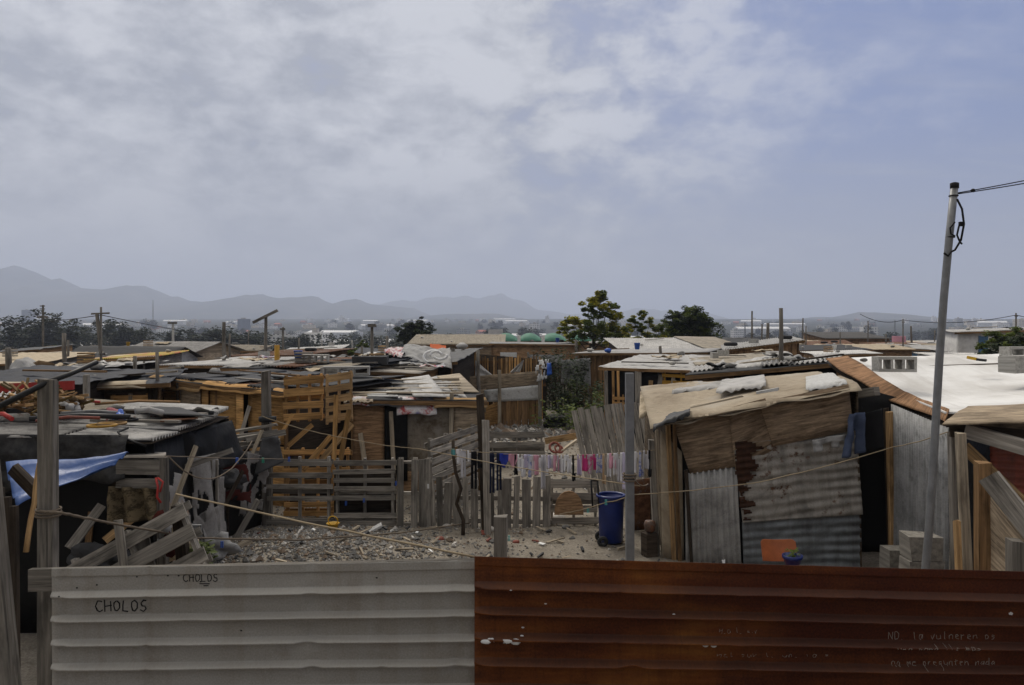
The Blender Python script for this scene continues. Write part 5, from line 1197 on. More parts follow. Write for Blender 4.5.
mb.sheet(P(-120, 505, 9.3), P(131, 478, 9.3), RFR.lerp(RFL, .08) + V((0, -.02, .06)), RFL + V((0, -.02, .06)), 46, 16, lambda x, y, u, v: .14 * fbm(x * 1.1, y * .8, 2) + .09 * math.sin(x * 5 + 3 * fbm(x, y)) * (1 - v) + .05 * fbm(x * 4, y * 4, 5), .004, drop=lambda u, v: .1 * (1 - v) * NZ.noise(V((u * 6, 3, 0)))); mb.build('hanging_tarp', 'tarp_dusty', t)
mb = MB(); panel_mb(mb, V((RFL.x, 9.7, 0)), V((RFR.x - .1, 9.7, 0)), RFR + V((-.1, .3, -.05)), RFL + V((0, .3, -.05))); mb.build('front_wall', 'tarp_black', t)
mb = MB(); panel_mb(mb, V((RFR.x, 9.7, 0)), V((RBR.x, 13, 0)), RBR + V((-.15, 0, -.06)), RFR + V((-.15, .2, -.06))); mb.build('side_wall', 'tarp_black', t)
mb = MB(); panel_mb(mb, V((RBR.x, 13, 0)), V((RBL.x, 13, 0)), RBL - V((0, 0, .06)), RBR - V((0, 0, .06))); mb.build('back_wall', 'wood_dark', t)
mb = MB(); mb.sheet(P(188, 478, 11.2), P(246, 462, 12.8), P(232, 420, 12.95), P(176, 434, 10.9), 20, 14, lambda x, y, u, v: .1 * fbm(x * 2, y * 1.5, 4) + .03 * math.sin(x * 8), .004); mb.build('hanging_tarp', 'tarp_black', t)
w0 = 'the roof of the black-tarped shack'
def on(px, py, d): return P(px, py, d)
# clutter on that roof
mb = MB(); m3 = ('leaf_dry', 'wood_brown', 'wood_tan')
for i in range(150):
    p = on(U(10, 62), 0, 10.8); p = V((p.x, 10.6 + U(-.5, .6), 2.5 + abs(rnd.gauss(0, .1)))); p.z += .22 * math.exp(-((p.x - on(35, 0, 10.8).x) / .3) ** 2); a = U(0, 3.14); l = U(.1, .45)
    mb.bar(p, p + V((math.cos(a) * l, math.sin(a) * l, U(-.1, .15))), U(.015, .04), U(.015, .04), m=rnd.choice((0, 1, 1, 2)))
solo(mb, 'stick_pile', m3, 'heap of brown sticks and dry brush on ' + w0, 'pile')
mb = MB()
for i in range(40):
    p = V((on(U(64, 78), 0, 10.8).x, 10.8 + U(-.2, .2), 2.55 + U(0, .2))); mb.rock(p, U(.03, .07), m=rnd.choice((0, 1, 1)), amp=.6, seed=i, n=7, rows=5)
solo(mb, 'rag_heap', ['tarp_white', 'sack_brown'], 'heap of white and brown rags on ' + w0, 'pile')
mb = MB(); mb.sheet(on(106, 420, 10.3), on(124, 419, 10.3), on(118, 408, 10.6), on(107, 410, 10.5), 10, 8, lambda x, y, u, v: .06 * fbm(x * 5, y * 5), .02); solo(mb, 'cloth', 'cl_pink2', 'faded pink cloth bundled on ' + w0, 'cloth')
mb = MB(); mb.sheet(on(113, 419, 10.2), on(126, 420, 10.2), on(123, 412, 10.4), on(118, 411, 10.4), 8, 8, lambda x, y, u, v: .06 * fbm(x * 6, y * 5), .02); solo(mb, 'plastic_bag', 'pl_blue', 'bright blue plastic bag next to the faded pink cloth', 'bag')
for (a, b, r_, m_, lab) in (((8, 411, 10.4), (58, 414, 10.2), .035, 'pl_black', 'thick black pipe lying behind the timber post'), ((62, 414, 10.2), (125, 414, 10.4), .03, 'galv_dark', 'grey pipe lying along the middle'), ((30, 419, 9.9), (130, 417, 10.1), .035, 'pl_black', 'black pipe lying beside the red strip'), ((36, 421, 9.8), (100, 418, 9.9), .02, 'roof_red', 'long faded red strip'), ((80, 405, 11.2), (100, 402, 11.4), .018, 'pl_red', 'short bright red strip'), ((-4, 414, 10.2), (12, 419, 10), .03, 'pl_red', 'red rod at the frame edge'), ((135, 411, 10.3), (163, 413, 10.5), .04, 'tarp_white', 'white rolled tube'), ((95, 404, 11.4), (180, 402, 12.2), .02, 'wood_brown', 'long brown lath')):
    mb = MB(); p0, p1 = on(*a), on(*b); p0.z = max(p0.z, 2.5); p1.z = max(p1.z, 2.5); mb.tube([p0, p0.lerp(p1, .5) + V((0, 0, .03)), p1], r_, 7); solo(mb, 'pipe', m_, lab + ' on ' + w0, 'pipe', 'pipes and strips lying on the tarped shack')
for px, py, d, m_, lab in ((102, 427, 9.7, 'pl_amber', 'loop of yellow hose'), (112, 424, 9.9, 'wood_tan', 'second loop of brown hose'), (124, 416, 10.3, 'cable_black', 'loop of black cable')):
    mb = MB(); p = on(px, py, d); p.z = 2.52; mb.ring(p, .16, .016, 20, 6, sq=1); solo(mb, 'hose', m_, f'{lab} lying on {w0}', 'hose')
mb = MB(); p = [on(128, 428, 9.8), on(118, 432, 9.6), on(122, 437, 9.4), on(134, 442, 9.3), on(146, 446, 9.28)]; mb.tube(p, .014, 6); solo(mb, 'cable', 'cable_black', 'black cable looping over the edge of ' + w0, 'cable')
mb = MB(); roof_sheet_mb(mb, on(150, 414, 10.6), on(214, 417, 11.0), on(180, 407, 12), on(140, 405, 11.8), 'flat', amp=.05); solo(mb, 'board', 'felt_grey', 'dark grey board lying across ' + w0, 'board')
mb = MB(); roof_sheet_mb(mb, on(160, 420, 10.4), on(198, 417, 10.9), on(190, 413, 11.4), on(165, 414, 11.2), 'flat'); solo(mb, 'rusty_sheet', 'roof_rust', 'small rusty sheet under the dark grey board on ' + w0, 'sheet')
junk(S_, w0, ['plank', 'plank', 'rag', 'stone', 'plank', 'pipe', 'plank'], (.45, .9), (.3, .95))
# under the tarp: blue awning, tilted pallets, crate, torn tarps
mb = MB(); mb.sheet(P(16, 507, 7.7), P(112, 466, 8.8), P(129, 453, 9.1), P(6, 468, 8.5), 30, 10, lambda x, y, u, v: .05 * math.sin(v * 14 + u * 2) * (1 - u * .6) + .03 * fbm(x * 2, y * 2), .004); solo(mb, 'blue_tarp', 'tarp_blue', 'blue tarpaulin stretched as an awning behind the timber post', 'tarpaulin')
def tilted(label, a, b, dn, h, n, mat, d):
    a, b = P(*a, d), P(*b, d); r_ = b - a; L = r_.length; r_.normalize(); up = V((-dn * r_.z, .25, dn * r_.x)).normalized()
    return pallet(label, a - up * h, r_, up, L, h, mat, n, True, (), 3, bw=.16)
tilted('long grey pallet tipped up on edge beside the blue tarpaulin', (64, 563), (183, 499), 1, .75, 3, 'wood_grey', 8.7)
mb = MB(); mb.bar(P(118, 520, 8.55), P(128, 600, 8.5), .09, .03, (0, 1, 0)); solo(mb, 'plank', 'wood_grey', 'dark upright plank crossing the tipped-up pallet', 'plank')
mb = MB(); mb.bar(P(140, 530, 8.75), P(156, 600, 8.7), .16, .03, (0, 1, 0)); solo(mb, 'plank', 'wood_grey', 'wide plank slanting under the tipped-up pallet', 'plank')
mb = MB(); mb.bar(P(178, 505, 8.9), P(186, 590, 8.9), .12, .1, (0, 1, 0)); solo(mb, 'plank', 'wood_dark', 'dark post under the raised corner of the tipped-up pallet', 'plank')
cr = thing('wooden_crate', 'big crate of wide grey boards above the tipped-up pallet', 'crate', G(143, 9.3))
for z0, z1_ in ((459, 474), (478, 488)):
    mb = MB(); mb.bar(P(117, (z0 + z1_) / 2, 9.2), P(159, (z0 + z1_) / 2 + 1, 9.15), .03, (z1_ - z0) / F * 9.2, (0, 0, 1), jit=.006); mb.build('front_board', 'wood_grey', cr)
mb = MB(); mb.bar(P(163, 600, 9.2), P(163, 457, 9.2), .1, .09, (0, 1, 0), jit=.006); mb.build('corner_post', 'wood_post', cr)
mb = MB(); mb.bar(P(116, 600, 9.5), P(116, 457, 9.5), .07, .07, (0, 1, 0), jit=.006); mb.build('corner_post', 'wood_dark', cr)
mb = MB(); mb.sheet(P(117, 456.5, 9.15), P(166, 456, 9.15), P(166, 452, 9.9), P(117, 452, 9.9), 5, 4, None, .02); mb.build('top_board', 'wood_grey', cr)
mb = MB(); mb.sheet(P(108, 524, 9.15), P(158, 520, 9.1), P(156, 488, 9.15), P(112, 486, 9.2), 20, 14, lambda x, y, u, v: .07 * math.sin(u * 16 + v * 2) + .06 * fbm(x * 3, y * 3), .01); solo(mb, 'striped_sack', 'camo', 'brown and black striped sacking hanging under the big crate', 'sack')
mb = MB(); mb.tube([P(156, 478, 9.05), P(158, 487, 9.0), P(157, 497, 9.0), P(161, 503, 9.0)], .014, 6); mb.tube([P(158, 478, 9.05), P(163, 482, 9.0), P(160, 492, 9.0)], .012, 6); solo(mb, 'cord', 'pl_red', 'tangled orange-red cord hanging at the corner of the big crate', 'cord')
mb = MB()
for i, (px, py) in enumerate(((160, 520), (165, 530), (168, 540), (163, 545), (171, 548))): mb.rock(P(px, py, 9.0), .09, sx=.7, sz=1.2, seed=i, amp=.5, m=i % 2)
solo(mb, 'cloth_bundle', ['cl_darkred', 'tarp_grey'], 'dark red and grey cloths stuffed behind the tipped-up pallet', 'bundle')
fr = thing('small_frame', 'small empty grey frame standing by the torn tarps', 'frame', G(194, 9.6))
for a, b in (((187, 545), (187, 525)), ((201, 545), (200, 525)), ((186, 526), (201, 526))):
    mb = MB(); mb.bar(P(*a, 9.6), P(*b, 9.6), .03, .03, (0, 1, 0)); mb.build('frame_bar', 'pole_metal', fr)
mb = MB()
for i in range(240): mb.leaf(P(202 + rnd.gauss(0, 5), 556 + rnd.gauss(0, 6), 9.0) + V((0, U(-.12, .12), 0)), U(.03, .08))
pl = thing('green_plant', 'small bright green plant at the foot of the torn tarps', 'plant', P(202, 575, 9.0)); mb.build('foliage', 'leaf_grass', pl)
mb = MB(); mb.tube([P(202, 640, 9.0), P(202, 572, 9.0), P(203, 560, 9.0)], .02, 6); mb.build('stem', 'bark', pl)
def torn(label, pts, mat, seed, thr=-.28, f=3.2):
    mb = MB(); mb.sheet(*pts, 40, 44, lambda x, y, u, v: .09 * fbm(x * 1.4 + seed, y * 1.1, seed) + .05 * math.sin(x * 7 + seed + y), .005,
                        keep=lambda u, v: fbm(u * f + seed * 2, v * f * .8, seed, 3) > thr and min(u, 1 - u) > .06 * (1 + fbm(v * 5, seed)) and v > .06 * (1 + fbm(u * 6, seed)))
    return solo(mb, 'torn_tarp', mat, label, 'tarp', 'torn tarps hanging by the black-tarped shack')
torn('torn grey sheet with an orange-brown stain beside the big crate', (P(166, 575, 10.2), P(206, 572, 10.6), P(200, 478, 10.6), P(164, 470, 10.2)), 'torn_stain', 1.3, -.3)
torn('ragged narrow grey sheet hanging in the middle of the torn tarps', (P(196, 560, 11.2), P(238, 556, 12.2), P(224, 452, 12.0), P(186, 458, 11.0)), 'torn_card', 4.1, -.12)
torn('grey torn sheet leaning against the end of the pallet fence', (P(232, 520, 13.8), P(268, 512, 14.4), P(266, 456, 14.3), P(244, 452, 13.6)), 'torn_card', 7.7, -.22)
torn('limp pale sheet reaching down to the gravel', (P(205, 572, 11.3), P(224, 570, 11.6), P(218, 505, 11.7), P(202, 515, 11.3)), 'torn_card', 9.2, -.4)
torn('dark red torn sheet hanging between the grey ones', (P(212, 500, 12.5), P(252, 505, 13.2), P(254, 462, 13.4), P(222, 468, 12.6)), 'cl_darkred', 3.2, -.1)
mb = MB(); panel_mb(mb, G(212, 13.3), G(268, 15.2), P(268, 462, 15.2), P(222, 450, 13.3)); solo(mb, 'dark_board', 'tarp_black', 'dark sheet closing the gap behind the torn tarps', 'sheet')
for px, a_, b_ in ((211, 458, 505), (217, 460, 500)):
    mb = MB(); mb.bar(P(px, b_, 11.6), P(px, a_, 11.6), .035, .03, (0, 1, 0)); solo(mb, 'lath', 'wood_grey', f'thin {"grey" if px < 214 else "pale"} lath hanging among the torn tarps', 'lath')
mb = MB()
for i in range(7): mb.bar(P(230 + U(-4, 4), 432 + i * 4.4, 14.4 + U(-.3, .3)), P(280 + U(-6, 6), 426 + i * 4.6 + U(-3, 3), 14.8 + U(-.3, .3)), .14, .06, jit=.01)
solo(mb, 'plank_stack', 'wood_grey', 'untidy stack of grey planks left of the orange pallet tower', 'stack')
mb = MB(); mb.sheet(P(254, 476, 14.0), P(284, 462, 14.2), P(278, 436, 14.3), P(262, 438, 14.2), 14, 12, lambda x, y, u, v: .08 * fbm(x * 2, y * 2) , .006); solo(mb, 'grey_cloth', 'felt_grey', 'dark grey cloth hanging below the stack of grey planks', 'cloth')
post('grey weathered post with a black cap band before the plywood shack', G(268, 14.9), P(266, 371, 14.9), .16, 'wood_post', 'timber_post', taper=.85)
mb = MB(); mb.lathe(P(267.5, 420, 14.75) - V((0, 0, .03)), [(.14, 0), (.16, .02), (.16, .09), (.1, .1)], 14); solo(mb, 'black_bowl', 'rubber', 'black bowl hung on the grey weathered post', 'bowl')
# loose scrap in the dark corner under the tarps, and boards leaning on the shack fronts
for a, b, d, w_, m_, lab in (((70, 548), (102, 505), 9.3, .11, 'wood_grey', 'grey board leaning in the dark behind the tipped-up pallet'), ((88, 552), (96, 470), 9.6, .07, 'wood_brown', 'brown upright lath in the dark under the blue tarpaulin'), ((105, 540), (140, 512), 9.4, .09, 'wood_tan', 'tan slat lying slanted below the striped sacking'), ((168, 520), (196, 446), 10.0, .06, 'wood_pale', 'long pale pole leaning across the torn tarps'), ((176, 470), (232, 450), 11.0, .07, 'wood_grey', 'grey lath lying across the top of the torn tarps'), ((205, 545), (243, 470), 12.0, .05, 'wood_dark', 'dark pole slanting behind the torn tarps'), ((232, 545), (258, 500), 13.2, .1, 'wood_grey', 'broad grey plank leaning at the foot of the torn tarps'), ((246, 470), (262, 430), 14.0, .06, 'wood_pale', 'pale stick leaning on the stack of grey planks'), ((128, 455), (148, 446), 9.7, .08, 'wood_pale', 'short pale board on top of the big crate'), ((222, 556), (252, 540), 12.3, .12, 'wood_pale', 'pale plank lying flat on the gravel by the torn tarps'), ((246, 440), (285, 432), 14.2, .1, 'wood_grey', 'long grey plank crossing in front of the grey weathered post')):
    mb = MB(); mb.bar(P(*a, d), P(*b, d + .25), w_, .03, (0, 1, 0), jit=.008); solo(mb, 'board', m_, lab, 'board')
for i, (px, py, d, m_, lab) in enumerate(((98, 560, 9.2, 'felt_grey', 'dark felt heap in the dark behind the tipped-up pallet'), (178, 548, 9.8, 'tarp_tan', 'tan cloth heap beside the small empty frame'), (214, 548, 11.5, 'tarp_grey', 'greyish plastic heap at the foot of the torn tarps'), (226, 480, 12.6, 'felt_grey', 'dark felt bundle hanging among the torn tarps'))):
    mb = MB(); mb.rock(P(px, py, d), .2, sx=1.3, sz=.8, amp=1.0, seed=i * 3 + 2, n=18, rows=12); solo(mb, 'cloth_heap', m_, lab, 'heap')
def lean(S, where, n):
    for i in range(n):
        u = U(.05, .95); m_, ad = rnd.choice((('wood_grey', 'grey'), ('wood_pale', 'pale'), ('wood_brown', 'brown'), ('wood_tan', 'tan'))); h_ = U(1.2, 2.3); mb = MB()
        a = S.A.lerp(S.B, u) - S.bk * U(.3, .6); b = S.A.lerp(S.B, min(1, max(0, u + U(-.12, .12)))) - S.bk * .1 + V((0, 0, h_)); mb.bar(a, b, U(.07, .14), .03, (0, 1, 0), jit=.006)
        solo(mb, 'plank', m_, f'{"long" if h_ > 1.8 else "short"} {ad} plank leaning against the front of {where}', 'plank', 'planks leaning against the shacks')
# ================================================================ orange pallet tower
D2 = 15.6
k = F / D2
pallet('lower orange pallet of the tower beside the plywood shacks', G(283, D2), (1, .03, 0), (0, 0, 1), 68 / k, 1.35, 'wood_orange', 8, True, (2, 4, 6), 5, group='orange pallets of the tower', bw=.1)
pallet('upper orange pallet with wide gaps on top of the tower', P(283, 423, D2) , (1, .02, .06), (0, 0, 1), 40 / k, 47 / k, 'wood_orange', 4, True, (), 4, group='orange pallets of the tower', bw=.14)
pallet('upper greyish-orange pallet leaning at the right of the tower', P(325, 425, D2 - .1), (1, .05, .14), (0, 0, 1), 27 / k, 50 / k, 'wood_tan', 5, True, (), 3, group='orange pallets of the tower', bw=.13)
for a, b, w_, lab, m_ in (((339, 468), (349, 410), .09, 'long slanting orange board leaning on the pallet tower', 'wood_orange'), ((322, 460), (352, 424), .12, 'wide tan board leaning low on the pallet tower', 'wood_tan'), ((279, 438), (293, 414), .07, 'thin orange lath propped at the corner of the pallet tower', 'wood_orange'), ((303, 470), (331, 436), .1, 'broken orange board in the middle of the pallet tower', 'wood_orange'), ((288, 446), (312, 425), .08, 'orange board crossing low on the pallet tower', 'wood_orange'), ((334, 462), (336, 395), .08, 'upright orange board in the pallet tower', 'wood_orange')):
    mb = MB(); mb.bar(P(*a, D2 - .3), P(*b, D2 - .2), w_, .025, (0, 1, 0), jit=.006); solo(mb, 'board', m_, lab, 'board')
# ================================================================ plywood shacks behind
S1 = shack_px('long plywood shack with a tan-wrapped roof edge', 158, 18.3, 379, 288, 16.5, 394, 3.6, rise=(.02, .02), wall='ply_tan', sidewall='wood_dark', roof=('corr', ['roof_grey', 'roof_light', 'felt_grey', 'tarp_navy', 'roof_rust', 'felt_grey']), patch=7, over=.2,
    panels=[(0, .04, 0, 1, 'wood_dark', 'flat'), (.04, .22, 0, 1, 'ply_tan', 'flat'), (.22, .24, 0, 1, 'wood_dark', 'flat'), (.24, .4, .72, 1, 'ply_grey', 'flat'), (.24, .4, 0, .7, 'bleached_ply', 'flat'), (.4, .45, 0, 1, 'wood_orange', 'flat'), (.45, .66, .5, 1, 'ply_tan', 'flat'), (.45, .66, 0, .48, 'ply_tan', 'flat'), (.67, .72, 0, 1, 'wood_orange', 'flat'), (.73, 1, .55, 1, 'ply_tan', 'flat'), (.73, 1, 0, .53, 'ply_tan', 'flat')])
def edge_strip(S, u0, u1, mat, hh=.24, name='roof_edge', dz=.05, kind='tarp'):
    a, b = S.rp(u0, 0), S.rp(u1, 0); bk = S.bk
    mb = MB(); mb.sheet(a - bk * .05 - V((0, 0, hh)), b - bk * .05 - V((0, 0, hh)), b + bk * .25 + V((0, 0, dz)), a + bk * .25 + V((0, 0, dz)), 24, 8, lambda x, y, u, v: .06 * math.sin(v * 3.14) + .025 * fbm(x * 2, y * 3), .006, drop=lambda u, v: .06 * (1 - v) * NZ.noise(V((u * 5, S.A.x, 0)))); mb.build(name, mat, S.root)
edge_strip(S1, .0, .42, 'blanket_tan', .2); edge_strip(S1, .42, 1, 'wood_orange', .1)
w1 = 'the long plywood shack'
junk(S1, w1, ['plank', 'pipe', 'rag', 'plank', 'plank', 'pipe', 'plank', 'stone', 'stone', 'block'])
cblock(S1.rp(.78, .75) + V((0, 0, .12)), .1, 'white-topped concrete block on the roof of the long plywood shack', l=1.1, hh=.22)
S2 = shack_px('pallet-walled shack under a sagging dark sheet roof', 66, 17.2, 388, 158, 17.2, 383, 3.0, rise=(.1, .1), skew=-.3, wall='wood_brown', roof=('tarp', 'tarp_navy'), over=.3,
    panels=[(0, .22, 0, 1, 'wood_dark', 'flat'), (0, .3, .6, .95, 'wood_orange', 'palh'), (.3, .52, 0, .9, 'wood_orange', 'palh'), (.5, .9, 0, .92, 'wood_orange', 'palh'), (.9, 1, 0, 1, 'wood_dark', 'slatv'), (.2, 1, .0, 1, 'ply_dirty', 'flat')])
edge_strip(S2, 0, .8, 'tarp_tan', .1)
junk(S2, 'the pallet-walled shack', ['plank', 'stone', 'plank', 'rag', 'pipe', 'plank'])
post('thin grey stake in front of the pallet-walled shack', G(87, 15), P(86.5, 375, 15), .09, 'wood_grey', 'stake', jit=.004)
S3 = shack_px('low shack roofed with navy sheeting over a tan hem and a red board', -60, 15.5, 384, 60, 15.5, 388, 3.4, rise=(.15, .12), wall='wood_dark', roof=('tarp', 'tarp_navy'), over=.25)
edge_strip(S3, 0, .95, 'tarp_tan', .14)
mb = MB(); mb.bar(P(-20, 389, 14.9), P(74, 385, 15.0), .06, .16, jit=.006); solo(mb, 'red_board', 'pl_red', 'long red board along the eave of the navy-sheeted shack', 'board')
mb = MB(); roof_sheet_mb(mb, P(-20, 400, 13.5), P(38, 397, 13.8), P(36, 392, 14.6), P(-20, 393, 14.4), 'corr', amp=.02); solo(mb, 'roofing_sheet', 'roof_light', 'pale ribbed roofing sheet propped before the red board', 'sheet')
junk(S3, 'the navy-sheeted shack', ['rag', 'plank', 'stone'])
S4 = shack_px('shack of grey and brown plywood with a black felt patch beside the pallet tower', 352, 17.6, 401, 478, 18.2, 402, 3.8, rise=(.12, .3), wall='ply_grey', sidewall='wood_dark', over=.18, roof=('flat', ['roof_light', 'wood_pale', 'roof_grey', 'white_sheet']), patch=6,
    panels=[(0, .25, 0, 1, 'ply_brown', 'flat'), (.25, .43, .15, .96, 'tarp_black', 'flat'), (.38, .82, .18, .96, 'bleached_ply', 'flat'), (.8, 1, .22, .96, 'ply_grey', 'flat'), (.05, 1, 0, .25, 'ply_brown', 'flat')])
edge_strip(S4, .62, 1, 'blanket_tan', .14); edge_strip(S4, .36, .64, 'printed_cloth', .3, 'cloth_edge'); edge_strip(S4, 0, .2, 'printed_cloth', .1, 'cloth_edge'); edge_strip(S4, .15, .4, 'felt_grey', .12, 'felt_edge')
for i in range(4):
    mb = MB(); mb.bar(S4.rp(.02 + .05 * i, .15 + i * .2) + V((0, 0, .1)), S4.rp(.85 + .03 * i, .12 + i * .2) + V((0, 0, .1)), .14, .03, jit=.012)
    solo(mb, 'plank', 'wood_pale', f'long pale plank, {["first", "second", "third", "last"][i]} from the printed cloth edge, on the felt-patched shack', 'plank', 'long pale planks on the felt-patched shack')
# slatted shed, emblem tarp shack, hammock fence
S5 = shack_px('slatted grey shed with dark gaps behind the felt-patched shack', 352, 24.6, 371, 414, 24.3, 374, 3, rise=(.1, .1), wall='wood_brown', kind='slath', roof=('flat', 'wood_grey'), patch=0)
junk(S5, 'the slatted grey shed', ['plank', 'plank', 'rag', 'pipe', 'stone', 'plank', 'crate', 'plank', 'rag'])
S6 = shack_px('shack draped with a grey tarpaulin bearing a white round emblem', 398, 27.5, 366, 452, 27.2, 362, 4, rise=(.35, .35), wall='wood_dark', roof=('tarp', 'tarp_dark'), panels=[(0, .3, 0, 1, 'tarp_black', 'cloth'), (.3, .55, 0, 1, 'tarp_grey', 'cloth'), (.55, 1, .55, .8, 'wood_brown', 'flat'), (.55, 1, 0, .5, 'cl_darkred', 'flat'), (0, 1, 0, 1, 'tarp_black', 'flat')])
mb = MB(); bd_ = [P(400, 356, 27.4), P(452, 370, 26.6), P(450, 348, 28.2), P(404, 346, 28.6)]
mb.sheet(*bd_, 34, 22, lambda x, y, u, v: .1 * fbm(x * 1.5, y * 1.5, 6) + .06 * math.sin(u * 7), .006); dr = solo(mb, 'emblem_tarp', 'tarp_grey', 'grey printed tarpaulin with a white swirling emblem draped over a shack', 'tarpaulin')
mb = MB()
for a0_, a1_, rr, oo in ((20, 250, .42, (0, 0)), (60, 210, .26, (.1, .1)), (200, 380, .3, (.25, .12)), (150, 330, .55, (.1, -.05))):
    c_ = P(433, 357, 26.85); pts = [c_ + V((oo[0] + (rr * math.cos(R(a))) * .75, .25 * rr * math.sin(R(a)), oo[1] * .6 + rr * .5 * math.sin(R(a)))) for a in range(a0_, a1_, 15)]
    mb.tube(pts, .045, 6)
mb.build('emblem', 'pl_white', dr)
mb = MB(); roof_sheet_mb(mb, P(384, 352, 28), P(402, 358, 27), P(410, 347, 29), P(392, 345, 30), 'tarp', amp=.12); solo(mb, 'bright_cloth', 'printed_cloth', 'bright patterned cloths heaped beside the emblem tarpaulin', 'cloth')
mb = MB(); roof_sheet_mb(mb, P(430, 349, 28.4), P(446, 349, 28.4), P(446, 345, 30), P(430, 345, 30), 'tarp', amp=.12); solo(mb, 'red_cloth', 'cl_orange', 'orange-red cloth spread above the emblem tarpaulin', 'cloth')
mb = MB(); mb.rock(P(462, 346, 28), .16, seed=5, sx=1.3); solo(mb, 'white_sack', 'tarp_white', 'round white sack on top of the shack by the slat fence', 'sack')
fo = thing('slat_fence', 'tall fence of orange-brown upright slats behind the white hammock', 'fence', G(498, 31.5))
for i in range(34):
    px = 453 + i * 2.7; mb = MB(); mb.bar(G(px, 31.5), P(px + U(-.5, .5), (349 if px < 480 else 357) + U(-2, 2), 31.5), U(.05, .085), .03, (0, 1, 0)); mb.build('slat', rnd.choice(('wood_orange', 'wood_brown', 'wood_orange', 'wood_tan')), fo)
for py in (362, 385):
    mb = MB(); mb.bar(P(452, py, 31.6), P(546, py, 31.6), .05, .1); mb.build('rail', 'wood_brown', fo)
mb = MB(); panel_mb(mb, G(455, 32.2), G(546, 32.2), P(546, 360, 32.2), P(455, 352, 32.2)); solo(mb, 'board_fence', 'wood_dark', 'dark boards behind the orange-brown slat fence', 'fence')
for px, ty, d, lab in ((453, 348, 30.8, 'tall post at the corner of the emblem tarpaulin'), (463, 345, 30.9, 'tall grey post left in the slat fence'), (474, 350, 30.9, 'orange post in the slat fence beside the hammock')): post(lab, G(px, d), P(px, ty, d), .14, 'wood_grey' if px != 474 else 'wood_orange', 'fence_post')
hm = MB(); hm.sheet(P(475, 378, 30.4), P(496, 379, 30.4), P(493, 375, 30.6), P(475.5, 360, 30.6), 14, 8, lambda x, y, u, v: .05 * math.sin(v * 12), .01); solo(hm, 'white_cloth', 'tarp_white', 'white triangular cloth slung before the slat fence', 'cloth')
hm = MB(); hm.sheet(P(509, 373, 30.4), P(520, 372, 30.4), P(524, 360, 30.5), P(522, 361, 30.5), 14, 8, lambda x, y, u, v: .05 * math.sin(u * 12), .01); solo(hm, 'white_hammock', 'tarp_white', 'white striped cloth hanging by one corner from the slat fence', 'cloth')
pw = thing('patchwork_wall', 'free-standing wall of plywood over white sheet and brown slats in the rubble', 'wall', G(512, 30))
qf = lambda a, b, c, d, m_, kd, o=0: panel('wall_panel', P(*a, 30 - o), P(*b, 30 - o), P(*c, 30 - o), P(*d, 30 - o), m_, kd, pw)
qf((462, 392), (538, 386), (539, 371), (464, 377), 'ply_grey', 'flat'); qf((486, 402), (538, 400), (538, 385), (484, 390), 'white_sheet', 'flat', .05); qf((500, 426), (539, 425), (539, 399), (500, 401), 'wood_brown', 'slatv'); qf((462, 412), (486, 412), (486, 388), (462, 392), 'ply_grey', 'flat', .02); qf((482, 427), (500, 427), (500, 401), (482, 408), 'ply_tan', 'flat')
for px in (499.5, 540):
    mb = MB(); mb.bar(G(px, 29.8), P(px, 370, 29.8), .13, .1, (0, 1, 0)); mb.build('post', 'wood_pale' if px < 520 else 'wood_grey', pw)
cw = MB(); cw.sheet(P(536, 382, 29.6), P(547, 378, 29.6), P(549, 359, 29.8), P(535, 360, 29.8), 14, 12, lambda x, y, u, v: .12 * fbm(x * 2, y * 2, 4) + .05 * math.sin(u * 12), .01, keep=lambda u, v: fbm(u * 6, v * 4, 2) > -.02); solo(cw, 'hung_clothes', 'white_sheet', 'white rags hung at the end of the patchwork wall', 'rags')
cw = MB(); cw.sheet(P(547, 376, 29.5), P(552, 374, 29.5), P(551, 363, 29.6), P(547, 363, 29.6), 8, 8, lambda x, y, u, v: .1 * fbm(x * 3, y * 2, 4), .02); solo(cw, 'blue_garment', 'pl_blue', 'deep blue garment hung beside the white rags', 'garment')
# weeds and bush in the middle gap
def shrub(label, px, d, ytop, w_, mats, n=10, leaf=.1, per=50, name='bush'):
    x = (px - HX) / F * d; H = Z(ytop, d); t2 = thing(name, label, 'bush', (x, d, 0)); l = MB(); k2 = MB()
    for i in range(n):
        c_ = V((x + U(-.5, .5) * w_, d + U(-.5, .5) * w_, H * U(.2, .9))); k2.tube([V((x + U(-.1, .1), d, 0)), V((x, d, 0)).lerp(c_, .6), c_], .02, 5, taper=.4)
        clump(l, c_, w_ * U(.14, .26), per, leaf, rnd.choice((0, 0, 1)), 1.2)
    k2.build('stems', 'bark', t2); l.build('foliage', mats, t2)
shrub('wild dark green bush growing in the gap behind the patchwork wall', 560, 34, 352, 2.4, ['leaf_far', 'leaf_dark'], 26, .1, 80)
shrub('tall bright weeds in the middle of the green gap', 580, 33, 378, 1.6, ['leaf_dark', 'leaf_mid'], 20, .09, 70)
shrub('dry grassy weeds beside the white plastic-roofed shack', 594, 31, 392, 1.0, ['leaf_grass', 'leaf_dry'], 10, .08, 40)
shrub('low green weeds at the edge of the rubble', 570, 29, 408, 2.6, ['leaf_dark', 'leaf_mid'], 22, .09, 70)
mb = MB(); mb.sheet(P(561, 384, 35.4), P(591, 386, 35.4), P(590, 358, 35.4), P(562, 360, 35.4), 16, 12, lambda x, y, u, v: .15 * fbm(x, y, 5), .01); solo(mb, 'grey_plastic', 'tarp_grey', 'dull grey plastic sheet hanging behind the green weeds', 'sheet')
mb = MB(); panel_mb(mb, G(545, 36), G(620, 36), P(620, 352, 36), P(545, 366, 36), 'slatv'); solo(mb, 'board_fence', 'wood_dark', 'dark board fence behind the green weeds', 'fence')
